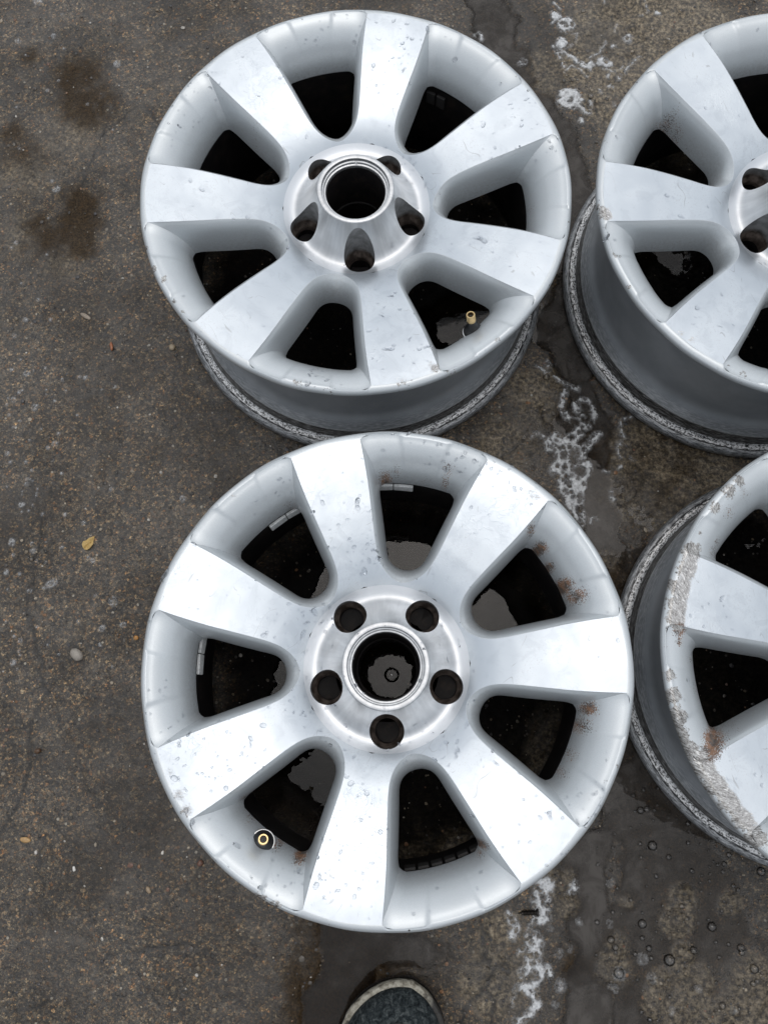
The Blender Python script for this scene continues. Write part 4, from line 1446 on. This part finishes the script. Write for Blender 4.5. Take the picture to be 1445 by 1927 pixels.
def leaf():
    p = at(168, 1023)
    out = [(-.0072, -.001), (-.0062, .0022), (-.0030, .0036), (.0010, .0064), (.0062, .0090), (.0056, .0040), (.0052, -.0012), (.0022, -.0060), (-.0012, -.0078), (-.0044, -.0070), (-.0060, -.0046)]
    V, Fc = [], []
    rg = np.random.default_rng(3)
    n = len(out)
    for k, s in enumerate((1, .66, .33)):
        for (x, y) in out:
            V.append((x * s, y * s, .0012 + .0016 * rg.random() + .0010 * math.sin(x * 700) * s))
    V.append((0, 0, .0022))
    for k in range(2):
        for i in range(n):
            j = (i + 1) % n
            Fc.append((k * n + i, k * n + j, (k + 1) * n + j, (k + 1) * n + i))
    for i in range(n):
        Fc.append((2 * n + i, 2 * n + (i + 1) % n, 3 * n))
    o = mesh_obj('dry_leaf', V, Fc, flat('dry_leaf', (.50, .34, .12), .55, 0, (500, .5, .0006)), loc=(p[0], p[1], ground_z(p)), smooth=False)
    md = o.modifiers.new('thickness', 'SOLIDIFY'); md.thickness = .0004
    tag(o, 'scrap of crumpled yellow dry leaf on the bare concrete', 'leaf')


leaf()


def screw():
    p = at(993, 1717)
    root = tag(empty('screw', (p[0], p[1], max(ground_z(p), LEVEL) + .0028)), 'dark threaded screw lying at the edge of the foam below the nearest wheel', 'screw')
    prof = [(0, -.0105), (.0007, -.0092)]
    z = -.0088
    while z < .0062:
        k = min(1, (z + .0095) / .004)
        prof += [(.0016 * k + .0002, z), (.0026 * k + .0003, z + .0006), (.0026 * k + .0003, z + .0008)]
        z += .0015
    prof += [(.0017, .0075), (.0, .0075)]
    sh = lathe_part('shaft', prof, 16, flat('dark_screw_steel', (.06, .055, .05), .35, .8), root)
    hd = lathe_part('head', [(.0017, .0072), (.0040, .0092), (.0042, .0100), (.0038, .0106), (.0012, .0106), (.0010, .0098), (0, .0098)], 18, sh.data.materials[0], root)
    root.rotation_euler = Vector((0, 0, 1)).rotation_difference(Vector((1, .05, .04)).normalized()).to_euler()


screw()


# ------------------------------------------------------------------ the shoe at the bottom edge
def mat_suede():
    N = Nodes('dark_grey_suede')
    co = N.n('ShaderNodeTexCoord').outputs['Object']
    n = N.noise(co, 170, 6, .78, .8)
    base = N.ramp(n, [(.38, (.006, .008, .010)), (.48, (.022, .029, .032)), (.57, (.055, .066, .069)), (.68, (.13, .14, .14))])
    b = N.bsdf(Base_Color=base, Roughness=.95, Specular_IOR_Level=.2)
    N.link(N.bump(N.noise(co, 320, 5, .7), .9, .0022), b.inputs['Normal'])
    return N.done(b.outputs[0])


def mat_strip():
    N = Nodes('scuffed_cream_rubber')
    co = N.n('ShaderNodeTexCoord').outputs['Object']
    sx = N.n('ShaderNodeSeparateXYZ')
    N.link(co, sx.inputs[0])
    n = N.noise(co, 150, 5, .65)
    worn = N.mapr(N.math('ADD', sx.outputs[0], N.math('MULTIPLY', N.math('SUBTRACT', N.noise(co, 60, 3), .5), .03)), .012, .030)
    base = N.ramp(n, [(.34, (.07, .062, .05)), (.44, (.24, .22, .175)), (.58, (.46, .44, .37))])
    base = N.mix(worn, base, (.045, .043, .040))
    b = N.bsdf(Base_Color=base, Roughness=.65)
    N.link(N.bump(N.noise(co, 120, 4, .6), .9, .0035), b.inputs['Normal'])
    return N.done(b.outputs[0])


def shoe():
    tip = at(774, 1845, .024)
    root = tag(empty('shoe', (tip[0], tip[1], 0)), 'worn dark grey suede shoe with a scuffed cream sole edge, toe towards the wheels', 'shoe')
    root.rotation_euler = (0, 0, math.radians(-17))
    Y = np.array([0, -.004, -.012, -.025, -.045, -.070, -.100, -.140, -.180, -.220, -.260, -.285, -.296, -.300])
    Wd = np.array([0, .016, .028, .040, .050, .0555, .0565, .051, .043, .038, .037, .031, .018, 0])
    yy = -.300 * (.5 - .5 * np.cos(np.linspace(0, math.pi, 46)))
    ww = np.interp(yy, Y[::-1], Wd[::-1])
    ww[1:-1] = np.convolve(ww, [.25, .5, .25], 'same')[1:-1]
    ring = np.vstack([np.c_[ww, yy], np.c_[-ww[1:-1][::-1], yy[1:-1][::-1]]])
    ctr = np.array([0, -.09])
    def lay(s, z, inset=0.0):
        d = ring - np.c_[np.zeros(len(ring)), np.clip(ring[:, 1], -.250, -.050)]
        n = d / (np.linalg.norm(d, axis=1, keepdims=True) + 1e-9)
        q = ring - n * inset
        return np.c_[q[:, 0] * s, q[:, 1], z + 0 * q[:, 0]]
    toe_up = lambda q: q + np.c_[np.zeros((len(q), 2)), .010 * smooth01(-.06, 0, q[:, 1])]
    m_sole = flat('dark_sole_rubber', (.035, .032, .030), .6, 0, (300, .3, .0008))
    m_strip = mat_strip()
    m_up = mat_suede()
    m_mesh = flat('black_mesh', (.012, .012, .013), .7, 0, (900, .8, .001))
    s = Part('sole', [m_sole])
    rows = [lay(1, .002, .006), lay(1, .003, .001), lay(1, .010, 0)]
    s.grid(np.stack([toe_up(r) for r in rows] + [toe_up(lay(1, .0125, .0003))], 1), 0, close_u=True)
    s.build(root, sharp=60)
    # little ribs along the welt
    rib = None
    rb = Part('welt_ribs', [m_sole])
    for i in range(0, len(ring)):
        for f in (.0, .33, .66):
            a, b = ring[i], ring[(i + 1) % len(ring)]
            q = a + (b - a) * f
            if q[1] < -.16:
                continue
            d = q - np.array([0, min(max(q[1], -.25), -.05)])
            n = d / (np.linalg.norm(d) + 1e-9)
            t = np.array([-n[1], n[0]]) * .0007
            zz = .010 * float(smooth01(-.06, 0, q[1]))
            o = q - n * .0005
            e = q + n * .0016
            rb.grid(np.array([[[*(o - t), .004 + zz], [*(o - t), .0115 + zz]], [[*(e - t * .6), .004 + zz], [*(e - t * .6), .0115 + zz]], [[*(e + t * .6), .004 + zz], [*(e + t * .6), .0115 + zz]], [[*(o + t), .004 + zz], [*(o + t), .0115 + zz]]]))
    rbo, _ = rb.build(root)
    st = Part('sole_edge', [m_strip])
    wob = 1 + 0 * ring[:, 0]
    g = [lay(1, .0123, .0002), lay(1, .0150, -.0016), lay(1, .0210, -.0018), lay(1, .0245, -.0004), lay(1, .0255, .0035), lay(1, .0245, .007)]
    kk = (fbm(ring[:, 0], ring[:, 1], .011, 61, 3) - .5)[:, None] * np.array([[1, 1, 0]]) * .0065
    nrm = ring / (np.linalg.norm(ring - [0, -.09], axis=1, keepdims=True) + 1e-9)
    g = [r + np.c_[nrm * (kk[:, :1]), 0 * kk[:, :1]] * w for r, w in zip(g, (0, 1, 1, .6, 0, 0))]
    st.grid(np.stack([toe_up(r) for r in g], 1), 0, close_u=True)
    st.build(root, sharp=60)
    up = Part('upper', [m_up, m_mesh])
    rows = []
    Hy = lambda y: np.interp(y, [-.30, -.26, -.20, -.14, -.09, -.05, -.02, 0], [.085, .100, .098, .085, .066, .056, .046, .036])
    for u in np.linspace(0, 1, 14):
        a = u * math.pi / 2
        s_ = math.cos(a) ** .75
        r = lay(1, 0, .0032)
        y = np.clip(r[:, 1], -.255, -.045)
        x2, y2 = r[:, 0] * s_, y + (r[:, 1] - y) * s_
        z = .024 + (Hy(y2) - .024) * math.sin(a) ** .8
        rows.append(toe_up(np.c_[x2, y2, z]))
    G = np.stack(rows, 1)
    up.grid(G, 0, close_u=True)
    up.build(root, sharp=80)
    # mesh panel over the toes, collar opening, tongue and laces
    vp = Part('vamp_panel', [m_mesh])
    gr = []
    for a in np.linspace(-1, 1, 15):
        row = []
        for b in np.linspace(0, 1, 12):
            y = -.030 - .085 * b - .014 * (a * a) * (1 - b)
            x = a * (.020 + .010 * b)
            w = float(np.interp(y, Y[::-1], Wd[::-1])) - .003
            q = min(.98, abs(x) / w)
            z = .024 + (float(Hy(y)) - .024) * (1 - q ** 2.4) ** .42 + .0012
            row.append((x, y, z + .010 * float(smooth01(-.06, 0, y))))
        gr.append(row)
    vp.grid(np.array(gr))
    vp.build(root)
    for k in range(5):
        y = -.125 - .016 * k
        z = float(Hy(y)) + .0035
        bx = box_part('lace', (.052 - .002 * k, .006, .003), m_strip, root, .001)
        bx.location = (0, y, z)
        bx.rotation_euler = (math.radians(12), 0, math.radians(8 * (-1) ** k))
    col = lathe_part('collar', [(.0, -.004), (.026, -.004), (.030, .002), (.034, .004), (.037, .000), (.038, -.012)], 32, m_mesh, root)
    col.location = (0, -.232, .100)
    col.scale = (.86, 1.35, 1)


shoe()


# ------------------------------------------------------------------ small clear bubbles on the standing water
def bubbles():
    N = Nodes('bubble_film')
    tr = N.n('ShaderNodeBsdfTransparent')
    gl = N.n('ShaderNodeBsdfGlossy')
    gl.inputs['Roughness'].default_value = .03
    fr = N.n('ShaderNodeFresnel')
    fr.inputs['IOR'].default_value = 1.45
    mx = N.n('ShaderNodeMixShader')
    N.put(mx.inputs[0], N.math('MULTIPLY', fr.outputs[0], 1.6, clamp=True))
    N.link(tr.outputs[0], mx.inputs[1]); N.link(gl.outputs[0], mx.inputs[2])
    m = N.done(mx.outputs[0])
    rg = np.random.default_rng(21)
    spots = [(rg.uniform(1120, 1450), rg.uniform(1480, 1940), float(np.clip(rg.lognormal(math.log(.0014), .55), .0007, .0048))) for _ in range(260)]
    spots += [(rg.normal(1060, 60), rg.uniform(550, 720), float(np.clip(rg.lognormal(math.log(.0015), .5), .0007, .004))) for _ in range(26)]
    spots += [(rg.uniform(1060, 1330), rg.uniform(10, 260), float(np.clip(rg.lognormal(math.log(.0017), .5), .0008, .005))) for _ in range(60)]
    spots += [(rg.uniform(0, 250), rg.uniform(20, 1300), float(np.clip(rg.lognormal(math.log(.0014), .4), .0008, .003))) for _ in range(90)]
    spots += [(1260, 1808, .0062), (1340, 1745, .005), (1228, 1592, .0052), (737, 1270, .0085), (1150, 1770, .004), (1164, 1832, .006), (1395, 1785, .0042)]
    V, Fc = [], []
    for px, py, r in spots:
        p = at(px, py)
        z = max(ground_z(p), LEVEL)
        o = len(V)
        seg, rings = 14, 5
        for i in range(rings):
            u = i / rings * math.pi / 2
            for j in range(seg):
                a = 2 * math.pi * j / seg
                V.append((p[0] + r * math.cos(u) * math.cos(a), p[1] + r * math.cos(u) * math.sin(a), z + r * .8 * math.sin(u) - .0001))
        V.append((p[0], p[1], z + r * .8 - .0001))
        for i in range(rings - 1):
            for j in range(seg):
                j2 = (j + 1) % seg
                Fc.append((o + i * seg + j, o + i * seg + j2, o + (i + 1) * seg + j2, o + (i + 1) * seg + j))
        for j in range(seg):
            Fc.append((o + (rings - 1) * seg + j, o + (rings - 1) * seg + (j + 1) % seg, o + rings * seg))
    b = mesh_obj('bubbles', V, Fc, m)
    b['kind'] = 'stuff'


bubbles()
